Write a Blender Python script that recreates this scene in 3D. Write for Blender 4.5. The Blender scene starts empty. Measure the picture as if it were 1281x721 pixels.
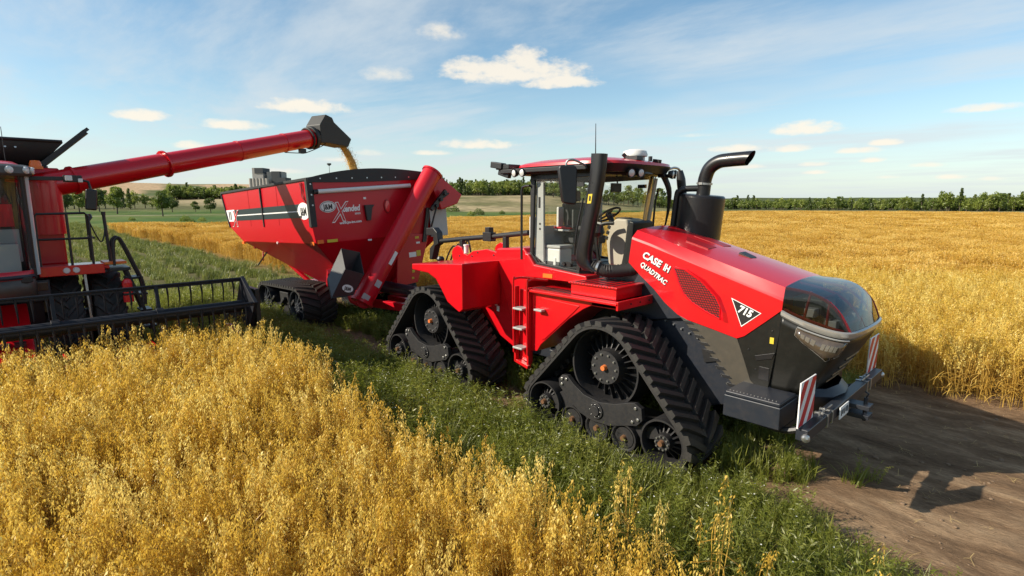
import bpy, bmesh, math, random
import numpy as np
from mathutils import Vector, Matrix, Euler, noise
R = math.radians
C = bpy.context.scene.collection
SC = bpy.context.scene
random.seed(7)
RNG = np.random.default_rng(11)

# ------------------------------------------------------------------ camera
CAM_POS = (4.23, -7.158, 3.353)
YAW, PITCH, FPX = 2.378, 0.159, 676.648
cd = bpy.data.cameras.new('camera'); cam = bpy.data.objects.new('camera', cd); C.objects.link(cam)
cd.sensor_width = 36.0; cd.lens = FPX/1281*36; cd.clip_start = 0.05; cd.clip_end = 9000
cam.location = CAM_POS; cam.rotation_euler = (math.pi/2-PITCH, 0, YAW-math.pi/2)
SC.camera = cam

# ------------------------------------------------------------------ sun and sky
SUN_S = Vector((0.84, 1.38, -1.0)).normalized()          # direction the light travels
sd = bpy.data.lights.new('sun', 'SUN'); sun = bpy.data.objects.new('sun', sd); C.objects.link(sun)
sd.energy = 4.9; sd.angle = R(0.55); sd.color = (1.0, 0.90, 0.74)
sun.rotation_euler = SUN_S.to_track_quat('-Z', 'Y').to_euler()
SUN_EL = math.asin(-SUN_S.z); SUN_ROT = math.atan2(-SUN_S.x, -SUN_S.y)

W = bpy.data.worlds.new('World'); SC.world = W; W.use_nodes = True
wt = W.node_tree; wt.nodes.clear()
def wn(t, **k):
    n = wt.nodes.new(t)
    for a, b in k.items(): setattr(n, a, b)
    return n
def wl(a, b): wt.links.new(a, b)
def wm(op, a, b=None, c=None, clamp=False):
    n = wn('ShaderNodeMath', operation=op, use_clamp=clamp)
    for i, x in enumerate((a, b, c)):
        if x is None: continue
        if isinstance(x, (int, float)): n.inputs[i].default_value = x
        else: wl(x, n.inputs[i])
    return n.outputs[0]
sky = wn('ShaderNodeTexSky', sky_type='NISHITA', sun_disc=False)
sky.sun_elevation = SUN_EL; sky.sun_rotation = SUN_ROT
sky.altitude = 0; sky.air_density = 1.0; sky.dust_density = 0.35; sky.ozone_density = 1.6
tc = wn('ShaderNodeTexCoord'); sx = wn('ShaderNodeSeparateXYZ'); wl(tc.outputs['Generated'], sx.inputs[0])
DX, DY, DZ = sx.outputs
az = wm('ARCTAN2', DY, DX); el = wm('ARCSINE', DZ)
# thin high cloud: streaky noise on a plane far overhead
den = wm('ADD', wm('MAXIMUM', DZ, 0.0), 0.06)
cb = wn('ShaderNodeCombineXYZ'); wl(wm('DIVIDE', DX, den), cb.inputs[0]); wl(wm('DIVIDE', DY, den), cb.inputs[1])
mp = wn('ShaderNodeMapping'); mp.inputs['Rotation'].default_value = (0, 0, R(-38)); mp.inputs['Scale'].default_value = (0.30, 0.75, 1); wl(cb.outputs[0], mp.inputs[0])
n1 = wn('ShaderNodeTexNoise'); n1.inputs['Scale'].default_value = 1.15; n1.inputs['Detail'].default_value = 9; n1.inputs['Roughness'].default_value = 0.62; n1.inputs['Distortion'].default_value = 0.35
wl(mp.outputs[0], n1.inputs['Vector'])
n1b = wn('ShaderNodeTexNoise'); n1b.inputs['Scale'].default_value = 0.42; n1b.inputs['Detail'].default_value = 3; wl(cb.outputs[0], n1b.inputs['Vector'])
cir = wn('ShaderNodeMapRange', interpolation_type='SMOOTHSTEP'); cir.inputs[1].default_value = 0.38; cir.inputs[2].default_value = 0.64
wl(n1.outputs[0], cir.inputs[0])
ci2 = wn('ShaderNodeMapRange', interpolation_type='SMOOTHSTEP'); ci2.inputs[1].default_value = 0.34; ci2.inputs[2].default_value = 0.54; wl(n1b.outputs[0], ci2.inputs[0])
cirrus = wm('MULTIPLY', wm('MULTIPLY', cir.outputs[0], ci2.outputs[0]), 0.85)
# small fair-weather cumulus: (azimuth deg, elevation deg, half width deg, half height deg, strength)
def px2dir(x, y):
    a = (x-640.5)/FPX; b = (360.5-y)/FPX
    fw = Vector((math.cos(YAW)*math.cos(PITCH), math.sin(YAW)*math.cos(PITCH), -math.sin(PITCH)))
    rt = Vector((math.sin(YAW), -math.cos(YAW), 0)); up = rt.cross(fw)
    d = (fw+rt*a+up*b).normalized()
    return math.atan2(d.y, d.x), math.asin(d.z)
CLOUDS = [(176,146,38,9,1),(295,158,44,8,1),(382,135,55,11,1),(238,183,26,7,.9),(640,92,95,20,1.0),(655,80,30,22,1.0),(700,104,52,11,1.0),(595,86,45,15,.9),(552,42,28,15,.55),(485,95,36,12,.5),
          (598,182,52,7,.9),(540,192,26,4,.7),(1007,162,52,10,1),(920,187,36,6,.9),(988,187,30,6,.8),(1075,189,32,5,.8),(1107,179,26,5,.85),(1092,201,18,4,.8),
          (1232,136,52,7,.75),(1020,206,20,4,.7),(1160,207,26,4,.6),(1190,222,22,4,.65),(1240,224,20,3.5,.5),(1110,222,18,3,.5),(350,215,36,5,.5),(420,200,24,4,.5),(460,192,20,5,.5),(1020,216,18,3.5,.7),(930,209,26,4,.6),(870,170,30,3,.35)]
cn = wn('ShaderNodeTexNoise'); cn.inputs['Scale'].default_value = 34; cn.inputs['Detail'].default_value = 6; cn.inputs['Roughness'].default_value = 0.6
cb2 = wn('ShaderNodeCombineXYZ'); wl(az, cb2.inputs[0]); wl(wm('MULTIPLY', el, 1.9), cb2.inputs[1]); wl(cb2.outputs[0], cn.inputs['Vector'])
nz = wm('MULTIPLY_ADD', cn.outputs[0], 1.9, -.95)
best = None; under = None
for (x, y, hw, hh, s) in CLOUDS:
    a0, e0 = px2dir(x, y); a1, _ = px2dir(x+hw, y); _, e1 = px2dir(x, y-hh)
    da = abs(a1-a0)*1.15; de = abs(e1-e0)*1.25
    u = wm('DIVIDE', wm('SUBTRACT', az, a0), da); v = wm('DIVIDE', wm('SUBTRACT', el, e0), de)
    v2 = wm('MULTIPLY', wm('MAXIMUM', v, wm('MULTIPLY', v, -1.6)), 1.0)     # flatter undersides
    q = wm('SUBTRACT', 1.0, wm('ADD', wm('MULTIPLY', u, u), wm('MULTIPLY', v2, v2)))
    q = wm('MULTIPLY', wm('SUBTRACT', wm('ADD', q, nz), 0.02, clamp=False), s)
    best = q if best is None else wm('MAXIMUM', best, q)
cu = wn('ShaderNodeMapRange', interpolation_type='SMOOTHSTEP'); cu.inputs[1].default_value = 0.0; cu.inputs[2].default_value = 0.90; wl(best, cu.inputs[0])
cumulus = cu.outputs[0]
# colours of the cloud layers relative to the Nishita sky radiance
hz = wn('ShaderNodeMapRange'); hz.inputs[1].default_value = 0.0; hz.inputs[2].default_value = 0.28; wl(DZ, hz.inputs[0])
hazef = wm('POWER', wm('SUBTRACT', 1.0, hz.outputs[0], clamp=True), 2.2)
def mixc(f, a, b):
    m = wn('ShaderNodeMix', data_type='RGBA')
    for s, x in ((m.inputs[0], f), (m.inputs[6], a), (m.inputs[7], b)):
        if isinstance(x, tuple): s.default_value = x
        elif isinstance(x, (int, float)): s.default_value = x
        else: wl(x, s)
    return m.outputs[2]
SKYK = 0.105
K = 1/SKYK
hsv = wn('ShaderNodeHueSaturation'); hsv.inputs['Hue'].default_value = 0.488; hsv.inputs['Saturation'].default_value = 1.08; hsv.inputs['Value'].default_value = 1.0
wl(sky.outputs[0], hsv.inputs['Color'])
c0 = hsv.outputs[0]
c1 = mixc(wm('MULTIPLY', hazef, 0.80), c0, (.44*K, .54*K, .55*K, 1))
c2 = mixc(wm('MULTIPLY', cirrus, 0.80), c1, (.50*K, .54*K, .56*K, 1))
c3 = mixc(wm('MULTIPLY', cumulus, 0.85), c2, (.72*K, .655*K, .55*K, 1))
bg = wn('ShaderNodeBackground'); bg.inputs[1].default_value = SKYK; wl(c3, bg.inputs[0])
out = wn('ShaderNodeOutputWorld'); wl(bg.outputs[0], out.inputs[0])

vs = SC.view_settings
SC.display_settings.display_device = 'sRGB'
vs.view_transform = 'Standard'; vs.look = 'None'; vs.exposure = 0.55; vs.gamma = 1.0; vs.use_curve_mapping = False
SC.render.engine = 'CYCLES'
SC.cycles.max_bounces = 8; SC.cycles.transparent_max_bounces = 16; SC.cycles.diffuse_bounces = 3; SC.cycles.glossy_bounces = 3
SC.cycles.caustics_reflective = False; SC.cycles.caustics_refractive = False
SC.cycles.sample_clamp_indirect = 6
SC.render.resolution_x = 1024; SC.render.resolution_y = 576

# ------------------------------------------------------------------ materials
MATS = {}
def mat(name, col, rough=.5, metal=0., coat=0., var=.0, vscale=6., bump=0., bscale=60., dust=0., dustcol=(.22,.16,.10), trans=0., emit=None, spec=.5, detail=5):
    if name in MATS: return MATS[name]
    m = bpy.data.materials.new(name); m.use_nodes = True; MATS[name] = m
    t = m.node_tree; N = t.nodes; L = t.links; b = N['Principled BSDF']
    def nn(ty): return N.new(ty)
    geo = nn('ShaderNodeTexCoord')
    b.inputs['Roughness'].default_value = rough; b.inputs['Metallic'].default_value = metal
    b.inputs['Coat Weight'].default_value = coat; b.inputs['Coat Roughness'].default_value = .06
    b.inputs['Specular IOR Level'].default_value = spec
    src = None
    no = nn('ShaderNodeTexNoise'); no.inputs['Scale'].default_value = vscale; no.inputs['Detail'].default_value = detail; no.inputs['Roughness'].default_value = .6
    L.new(geo.outputs['Object'], no.inputs['Vector'])
    def mix(f, a, c):
        mx = nn('ShaderNodeMix'); mx.data_type = 'RGBA'
        for s, x in ((mx.inputs[0], f), (mx.inputs[6], a), (mx.inputs[7], c)):
            if isinstance(x, (int, float)): s.default_value = x
            elif isinstance(x, tuple): s.default_value = x if len(x) == 4 else (*x, 1)
            else: L.new(x, s)
        return mx.outputs[2]
    lo = tuple(max(0, c*(1-var)) for c in col); hi = tuple(min(1, c*(1+var)) for c in col)
    src = mix(no.outputs[0], lo, hi) if var else None
    if dust:
        n2 = nn('ShaderNodeTexNoise'); n2.inputs['Scale'].default_value = vscale*2.7; n2.inputs['Detail'].default_value = 8; n2.inputs['Roughness'].default_value = .7
        L.new(geo.outputs['Object'], n2.inputs['Vector'])
        mr = nn('ShaderNodeMapRange'); mr.inputs[1].default_value = .42; mr.inputs[2].default_value = .75; mr.inputs[4].default_value = dust
        L.new(n2.outputs[0], mr.inputs[0])
        src = mix(mr.outputs[0], src if src else col, dustcol)
        mr2 = nn('ShaderNodeMapRange'); mr2.inputs[3].default_value = rough; mr2.inputs[4].default_value = min(1, rough+.35); L.new(mr.outputs[0], mr2.inputs[0]); L.new(mr2.outputs[0], b.inputs['Roughness'])
    if src: L.new(src, b.inputs['Base Color'])
    else: b.inputs['Base Color'].default_value = (*col, 1)
    if bump:
        n3 = nn('ShaderNodeTexNoise'); n3.inputs['Scale'].default_value = bscale; n3.inputs['Detail'].default_value = 6
        L.new(geo.outputs['Object'], n3.inputs['Vector'])
        bp = nn('ShaderNodeBump'); bp.inputs['Strength'].default_value = bump; bp.inputs['Distance'].default_value = .02
        L.new(n3.outputs[0], bp.inputs['Height']); L.new(bp.outputs[0], b.inputs['Normal'])
    if emit: b.inputs['Emission Color'].default_value = (*emit, 1); b.inputs['Emission Strength'].default_value = 1
    return m
def glassmat(name, tint, trans, refl=1.0, dif=(.10,.11,.11)):
    m = bpy.data.materials.new(name); m.use_nodes = True; MATS[name] = m
    t = m.node_tree; N = t.nodes; L = t.links; N.clear()
    tr = N.new('ShaderNodeBsdfTransparent'); tr.inputs[0].default_value = (*tint, 1)
    df = N.new('ShaderNodeBsdfDiffuse'); df.inputs[0].default_value = (*dif, 1)
    gl = N.new('ShaderNodeBsdfGlossy'); gl.inputs['Roughness'].default_value = .03
    fr = N.new('ShaderNodeLayerWeight'); fr.inputs[0].default_value = .5
    pw = N.new('ShaderNodeMath'); pw.operation = 'POWER'; pw.inputs[1].default_value = 4.5; L.new(fr.outputs['Facing'], pw.inputs[0])
    sch = N.new('ShaderNodeMath'); sch.operation = 'MULTIPLY_ADD'; sch.inputs[1].default_value = .9; sch.inputs[2].default_value = .045; L.new(pw.outputs[0], sch.inputs[0])
    m0 = N.new('ShaderNodeMixShader'); m0.inputs[0].default_value = trans; L.new(df.outputs[0], m0.inputs[1]); L.new(tr.outputs[0], m0.inputs[2])
    m1 = N.new('ShaderNodeMixShader'); mu = N.new('ShaderNodeMath'); mu.operation = 'MULTIPLY'; mu.inputs[1].default_value = refl
    L.new(sch.outputs[0], mu.inputs[0]); L.new(mu.outputs[0], m1.inputs[0]); L.new(m0.outputs[0], m1.inputs[1]); L.new(gl.outputs[0], m1.inputs[2])
    o = N.new('ShaderNodeOutputMaterial'); L.new(m1.outputs[0], o.inputs[0])
    return m
def leafmat(name, c1, c2, c3, trl=.35, vscale=3.):
    """plant tissue: colour differs from plant to plant (instance random) and over the ground, lets light through"""
    m = bpy.data.materials.new(name); m.use_nodes = True; MATS[name] = m
    t = m.node_tree; N = t.nodes; L = t.links; N.clear()
    oi = N.new('ShaderNodeObjectInfo'); tcn = N.new('ShaderNodeNewGeometry')
    no = N.new('ShaderNodeTexNoise'); no.inputs['Scale'].default_value = vscale; no.inputs['Detail'].default_value = 3; L.new(tcn.outputs['Position'], no.inputs['Vector'])
    cr = N.new('ShaderNodeValToRGB'); cr.color_ramp.elements[0].color = (*c1, 1); cr.color_ramp.elements[0].position = .15
    cr.color_ramp.elements[1].color = (*c3, 1); cr.color_ramp.elements[1].position = .85
    e = cr.color_ramp.elements.new(.5); e.color = (*c2, 1)
    mx = N.new('ShaderNodeMath'); mx.operation = 'MULTIPLY_ADD'; mx.inputs[1].default_value = .55; L.new(oi.outputs['Random'], mx.inputs[0])
    m2 = N.new('ShaderNodeMath'); m2.operation = 'MULTIPLY_ADD'; m2.inputs[1].default_value = .9; m2.inputs[2].default_value = -.22; L.new(no.outputs[0], m2.inputs[0]); L.new(m2.outputs[0], mx.inputs[2])
    L.new(mx.outputs[0], cr.inputs[0])
    d = N.new('ShaderNodeBsdfDiffuse'); L.new(cr.outputs[0], d.inputs[0])
    tl = N.new('ShaderNodeBsdfTranslucent'); L.new(cr.outputs[0], tl.inputs[0])
    ms = N.new('ShaderNodeMixShader'); ms.inputs[0].default_value = trl; L.new(d.outputs[0], ms.inputs[1]); L.new(tl.outputs[0], ms.inputs[2])
    g = N.new('ShaderNodeBsdfGlossy'); g.inputs['Roughness'].default_value = .45; g.inputs[0].default_value = (1, 1, .95, 1)
    m3 = N.new('ShaderNodeMixShader'); m3.inputs[0].default_value = .035; L.new(ms.outputs[0], m3.inputs[1]); L.new(g.outputs[0], m3.inputs[2])
    o = N.new('ShaderNodeOutputMaterial'); L.new(m3.outputs[0], o.inputs[0])
    return m

RED = mat('red_paint', (.56,.003,.009), .30, coat=.40, var=.05, vscale=1.5, dust=.035, dustcol=(.34,.07,.045))
CARTRED = mat('cart_red_paint', (.52,.003,.014), .38, coat=.22, var=.05, vscale=1.2, dust=.03, dustcol=(.32,.06,.045), spec=.35)
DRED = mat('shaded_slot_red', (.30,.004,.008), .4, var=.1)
BLK = mat('black_plastic', (.013,.013,.014), .42, var=.2, vscale=8, dust=.035, bump=.05, bscale=180)
MATBLK = mat('satin_black', (.010,.010,.012), .34, coat=.1, var=.15, dust=.03)
GLOSSBLK = mat('glossy_black', (.012,.012,.014), .16, coat=.5, var=.15, dust=.06)
REELM = mat('reel_paint', (.007,.009,.015), .55, var=.15, vscale=5, dust=.05, spec=.3)
NAVY = mat('dark_frame_paint', (.014,.018,.027), .42, var=.2, vscale=5, dust=.07, bump=.03)
OLIVE = mat('dark_hood_plastic', (.060,.053,.042), .38, var=.15, vscale=4, dust=.10)
PERF = mat('dark_perforated_panel', (.010,.010,.009), .34, var=.5, vscale=9, dust=.06, dustcol=(.07,.06,.045), spec=.35)
RUB = mat('track_rubber', (.016,.015,.015), .66, var=.3, vscale=7, dust=.26, dustcol=(.07,.058,.045), bump=.18, bscale=70)
LUG = mat('track_lug_rubber', (.022,.021,.020), .62, var=.3, vscale=9, dust=.28, dustcol=(.075,.062,.05), bump=.15, bscale=70)
IRON = mat('undercarriage_iron', (.013,.013,.015), .55, var=.25, vscale=6, dust=.22, dustcol=(.07,.055,.04), bump=.06)
STEEL = mat('zinc_steel', (.50,.50,.49), .32, metal=.85, var=.15, dust=.15)
STEP = mat('galvanised_step', (.42,.43,.42), .5, metal=.4, var=.2, vscale=20)
LAMPR = mat('lamp_reflector', (.20,.185,.16), .25, metal=.3, coat=.6, var=.3, vscale=40)
CHROME = mat('satin_trim', (.40,.39,.37), .28, metal=.55, var=.06)
WHITE = mat('white_print', (.80,.80,.78), .45, var=.03)
OFFW = mat('off_white_plastic', (.70,.69,.66), .5, var=.05)
GREYP = mat('light_grey_plastic', (.42,.42,.41), .5, var=.06)
BEIGE = mat('beige_trim', (.50,.44,.36), .6, var=.06)
DGREY = mat('dark_grey_plastic', (.07,.07,.07), .55, var=.12)
TEAL = mat('dark_teal_decal', (.016,.030,.036), .35, var=.05)
ORANGE = mat('orange_plastic', (.80,.16,.02), .35, var=.06)
HUBB = mat('brown_hub_cap', (.13,.060,.026), .5, var=.2, vscale=20, dust=.3)
HUBO = mat('orange_hub_cap', (.62,.16,.04), .45, var=.12, vscale=20)
YEL = mat('yellow_label', (.62,.46,.03), .5, var=.05)
BRED = mat('board_red', (.55,.012,.02), .4, var=.05)
LENS = mat('clear_lamp_lens', (.62,.62,.60), .12, coat=.5, var=.2, vscale=60)
AMBER = mat('amber_lamp_lens', (.070,.052,.036), .15, coat=.8, var=.45, vscale=22)
REDLENS = mat('red_lens', (.75,.03,.03), .2, coat=.5, var=.1)
TYRE = mat('tyre_rubber', (.024,.023,.023), .72, var=.3, vscale=6, dust=.40, dustcol=(.09,.075,.055), bump=.15)
PALEBLUE = mat('pale_glass_edge', (.45,.55,.56), .2, coat=.4, var=.05)
SEATM = mat('seat_fabric', (.06,.06,.065), .8, var=.2, vscale=30, bump=.1)
GRAIN = mat('falling_grain', (.46,.29,.075), .8, var=.35, vscale=40)
TARP = mat('black_tarp', (.020,.021,.020), .6, var=.2, vscale=3, dust=.10, dustcol=(.07,.065,.05), bump=.06, bscale=20)
MESHM = mat('mesh_backing', (.010,.002,.002), .6)
GLASS = glassmat('cab_glass', (.93,.95,.93), .965, 1.0)
SMOKE = glassmat('smoked_glass', (.42,.44,.43), .86, 1.0, (.015,.016,.016))
DKRED = mat('dark_red_frame', (.22,.006,.010), .4, var=.1)

# ------------------------------------------------------------------ mesh builder
def rotz(a): return Matrix.Rotation(a, 3, 'Z')
class MB:
    def __init__(s): s.v = []; s.f = []; s.m = []; s.mi = 0
    def add(s, vs, fs):
        o = len(s.v); s.v += [tuple(p) for p in vs]
        for f in fs: s.f.append(tuple(o+i for i in f)); s.m.append(s.mi)
        return s
    def box(s, c, size, rot=None):
        c = Vector(c); h = [x/2 for x in size]
        vs = []
        for z in (-1, 1):
            for (x, y) in ((-1,-1),(1,-1),(1,1),(-1,1)):
                p = Vector((x*h[0], y*h[1], z*h[2]))
                if rot is not None: p = rot @ p
                vs.append(c+p)
        return s.add(vs, [(3,2,1,0),(4,5,6,7),(0,1,5,4),(1,2,6,5),(2,3,7,6),(3,0,4,7)])
    def bx(s, x0, x1, y0, y1, z0, z1): return s.box(((x0+x1)/2,(y0+y1)/2,(z0+z1)/2), (abs(x1-x0),abs(y1-y0),abs(z1-z0)))
    def prism(s, pts, ax, a0, a1):
        n = len(pts)
        def P(p, a): return {'x': (a,p[0],p[1]), 'y': (p[0],a,p[1]), 'z': (p[0],p[1],a)}[ax]
        vs = [P(p,a0) for p in pts]+[P(p,a1) for p in pts]
        fs = [tuple(range(n))[::-1], tuple(range(n,2*n))]+[(i,(i+1)%n,n+(i+1)%n,n+i) for i in range(n)]
        return s.add(vs, fs)
    def hull(s, a, b):
        """two matching rings of points joined into a closed solid"""
        n = len(a)
        return s.add(list(a)+list(b), [tuple(range(n))[::-1], tuple(range(n,2*n))]+[(i,(i+1)%n,n+(i+1)%n,n+i) for i in range(n)])
    def cyl(s, p0, p1, r0, r1=None, n=16, caps=True):
        if r1 is None: r1 = r0
        p0 = Vector(p0); p1 = Vector(p1); d = (p1-p0).normalized(); a = d.orthogonal().normalized(); b = d.cross(a)
        vs = []
        for p, r in ((p0,r0),(p1,r1)):
            for i in range(n):
                t = 2*math.pi*i/n; vs.append(p+a*(r*math.cos(t))+b*(r*math.sin(t)))
        fs = [(i,(i+1)%n,n+(i+1)%n,n+i) for i in range(n)]
        if caps: fs += [tuple(range(n))[::-1], tuple(range(n,2*n))]
        return s.add(vs, fs)
    def lathe(s, prof, o, d, n=32, closed=True):
        """prof: (radius, height along d)"""
        o = Vector(o); d = Vector(d).normalized(); a = d.orthogonal().normalized(); b = d.cross(a); k = len(prof)
        vs = []
        for i in range(n):
            t = 2*math.pi*i/n; e = a*math.cos(t)+b*math.sin(t)
            for r, h in prof: vs.append(o+d*h+e*r)
        fs = []
        for i in range(n):
            j = (i+1) % n
            for q in range(k if closed else k-1):
                w = (q+1) % k; fs.append((i*k+q, j*k+q, j*k+w, i*k+w))
        return s.add(vs, fs)
    def tube(s, pts, r, n=8, caps=True, smooth=0):
        pts = [Vector(p) for p in pts]
        if smooth: pts = catmull(pts, smooth)
        rr = r if isinstance(r, (list, tuple)) else [r]*len(pts)
        if len(rr) != len(pts): rr = list(np.interp(np.linspace(0,1,len(pts)), np.linspace(0,1,len(rr)), rr))
        vs = []; up = None
        for i, p in enumerate(pts):
            d = (pts[min(i+1,len(pts)-1)]-pts[max(i-1,0)]).normalized()
            if up is None: up = d.orthogonal().normalized()
            else:
                up = (up-d*up.dot(d)); up = up.normalized() if up.length > 1e-6 else d.orthogonal().normalized()
            b = d.cross(up)
            for k in range(n):
                t = 2*math.pi*k/n; vs.append(p+up*(rr[i]*math.cos(t))+b*(rr[i]*math.sin(t)))
        m = len(pts); fs = []
        for i in range(m-1):
            for k in range(n): fs.append((i*n+k, i*n+(k+1)%n, (i+1)*n+(k+1)%n, (i+1)*n+k))
        if caps: fs += [tuple(range(n))[::-1], tuple((m-1)*n+k for k in range(n))]
        return s.add(vs, fs)
    def bar(s, p0, p1, w, h, up=(0,0,1)):
        p0 = Vector(p0); p1 = Vector(p1); d = (p1-p0).normalized(); u = Vector(up); b = d.cross(u)
        if b.length < 1e-4: b = d.orthogonal()
        b.normalize(); u = b.cross(d)
        ring = lambda p: [p+b*(x*w/2)+u*(z*h/2) for x, z in ((-1,-1),(1,-1),(1,1),(-1,1))]
        return s.hull(ring(p0), ring(p1))
    def grid(s, rows, thick=0.0, off=None):
        """surface from rows of points"""
        a = len(rows); b = len(rows[0])
        fs = [(i*b+j, i*b+j+1, (i+1)*b+j+1, (i+1)*b+j) for i in range(a-1) for j in range(b-1)]
        return s.add([p for r in rows for p in r], fs)
def catmull(P, k):
    out = []
    for i in range(len(P)-1):
        p0 = P[max(i-1,0)]; p1 = P[i]; p2 = P[i+1]; p3 = P[min(i+2,len(P)-1)]
        for j in range(k):
            t = j/k; out.append(.5*((2*p1)+(p2-p0)*t+(2*p0-5*p1+4*p2-p3)*t*t+(3*p1-p0-3*p2+p3)*t**3))
    out.append(P[-1]); return out

ORG = {}
def org(o):
    return ORG.get(o.name, Vector((0,0,0)))
def link(o, parent):
    C.objects.link(o)
    if parent: o.parent = parent
def islands(mb):
    """the separate pieces of a builder, each as a builder of its own"""
    par = list(range(len(mb.v)))
    def fd(i):
        while par[i] != i: par[i] = par[par[i]]; i = par[i]
        return i
    for f in mb.f:
        a = fd(f[0])
        for i in f[1:]: par[fd(i)] = a
    out = {}
    for f, m in zip(mb.f, mb.m): out.setdefault(fd(f[0]), []).append((f, m))
    res = []
    for fs in out.values():
        q = MB(); idx = {}
        for f, m in fs:
            for i in f:
                if i not in idx: idx[i] = len(q.v); q.v.append(mb.v[i])
            q.f.append(tuple(idx[i] for i in f)); q.m.append(m)
        res.append(q)
    return res
def each(mb, name, m, parent, **k):
    ms = m if isinstance(m, (list, tuple)) else [m]
    return [build1(q, name, ms, parent, **k) for q in islands(mb)]
def build1(q, name, m, parent, **k):
    mm = m[q.m[0]]; q.m = [0]*len(q.m); return build(q, name, mm, parent, **k)
def build(mb, name, m, parent=None, bevel=0., ang=32, at=None, solid=0., fix=True, seg=2):
    """one mesh object; coordinates in mb are world coordinates (before the thing's root is turned)"""
    o0 = Vector(at) if at is not None else (org(parent) if parent else Vector((0,0,0)))
    me = bpy.data.meshes.new(name)
    me.from_pydata([tuple(Vector(p)-o0) for p in mb.v], [], mb.f)
    ms = m if isinstance(m, (list, tuple)) else [m]
    for x in ms: me.materials.append(x)
    me.polygons.foreach_set('material_index', mb.m)
    if fix:
        b = bmesh.new(); b.from_mesh(me); bmesh.ops.recalc_face_normals(b, faces=b.faces); b.to_mesh(me); b.free()
    me.polygons.foreach_set('use_smooth', [True]*len(me.polygons))
    me.set_sharp_from_angle(angle=R(ang)); me.update()
    o = bpy.data.objects.new(name, me); link(o, parent)
    ORG[o.name] = o0
    o.location = o0-(org(parent) if parent else Vector((0,0,0)))
    if solid: md = o.modifiers.new('solid','SOLIDIFY'); md.thickness = solid; md.offset = 0
    if bevel:
        md = o.modifiers.new('bevel','BEVEL'); md.width = bevel; md.segments = seg; md.limit_method = 'ANGLE'; md.angle_limit = R(30); md.harden_normals = True
    return o
def thing(name, label, cat, loc=(0,0,0), group=None):
    o = bpy.data.objects.new(name, None); C.objects.link(o); o.location = loc; o.empty_display_size = .2
    o['label'] = label; o['category'] = cat
    if group: o['group'] = group
    ORG[o.name] = Vector(loc); return o
def tag(o, label, cat, group=None, kind=None):
    o['label'] = label; o['category'] = cat
    if group: o['group'] = group
    if kind: o['kind'] = kind
    return o
def copytree(o, parent=None):
    c = o.copy(); C.objects.link(c)
    if parent: c.parent = parent
    ORG[c.name] = org(o)
    for ch in list(o.children): copytree(ch, c)
    return c
LBOX = {}
def lbox(txt, size, shear, align):
    k = (txt, size, shear, align)
    if k not in LBOX:
        cu = bpy.data.curves.new('t', 'FONT'); cu.body = txt; cu.size = size; cu.shear = shear; cu.align_x = align
        to = bpy.data.objects.new('t', cu); C.objects.link(to); bpy.context.view_layer.update()
        me = bpy.data.meshes.new_from_object(to.evaluated_get(bpy.context.evaluated_depsgraph_get())); bpy.data.objects.remove(to); bpy.data.curves.remove(cu)
        LBOX[k] = [f(v.co[i] for v in me.vertices) for i in (0, 1) for f in (min, max)]; bpy.data.meshes.remove(me)
    return LBOX[k]
def lettering(txt, size, m, parent, o, xd, yd, extr=.002, shear=0., bold=0., name='lettering', align='LEFT', sx=1.):
    cu = bpy.data.curves.new('t', 'FONT'); cu.body = txt; cu.size = size; cu.extrude = extr; cu.shear = shear; cu.offset = bold; cu.align_x = align; cu.resolution_u = 3
    to = bpy.data.objects.new('t', cu); C.objects.link(to)
    bpy.context.view_layer.update()
    me = bpy.data.meshes.new_from_object(to.evaluated_get(bpy.context.evaluated_depsgraph_get()))
    bpy.data.objects.remove(to); bpy.data.curves.remove(cu)
    if bold == 0: LBOX[(txt, size, shear, align)] = [f(v.co[k] for v in me.vertices) for k in (0, 1) for f in (min, max)]
    else:
        x0, x1, y0, y1 = lbox(txt, size, shear, align); q = bold*1.3
        for vv in me.vertices: vv.co.x = min(max(vv.co.x, x0-q), x1+q); vv.co.y = min(max(vv.co.y, y0-q), y1+q)
    x = Vector(xd).normalized(); y = Vector(yd); y = (y-x*y.dot(x)).normalized(); z = x.cross(y)
    M = Matrix((( x.x*sx,y.x,z.x,0),(x.y*sx,y.y,z.y,0),(x.z*sx,y.z,z.z,0),(0,0,0,1)))
    me.transform(Matrix.Translation(Vector(o)-org(parent)) @ M)
    me.materials.clear(); me.materials.append(m); me.name = name
    ob = bpy.data.objects.new(name, me); link(ob, parent); ORG[ob.name] = org(parent); return ob
def decal(pts, m, name, parent, nrm, th=.003):
    """thin printed plate from a ring of points"""
    n = Vector(nrm).normalized()*th
    mb = MB(); mb.hull([Vector(p) for p in pts], [Vector(p)+n for p in pts]); return build(mb, name, m, parent)
def oval(c, a, b, xd, yd, n=28):
    c = Vector(c); x = Vector(xd).normalized(); y = Vector(yd).normalized()
    return [c+x*(a*math.cos(2*math.pi*i/n))+y*(b*math.sin(2*math.pi*i/n)) for i in range(n)]

# ================================================================== TRACTOR (origin on the ground under the front drive axle, +X forward)
T = thing('articulated_tractor', 'big red articulated tractor on four black rubber crawler tracks, 715 on its hood', 'tractor', (0,0,0))

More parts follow.
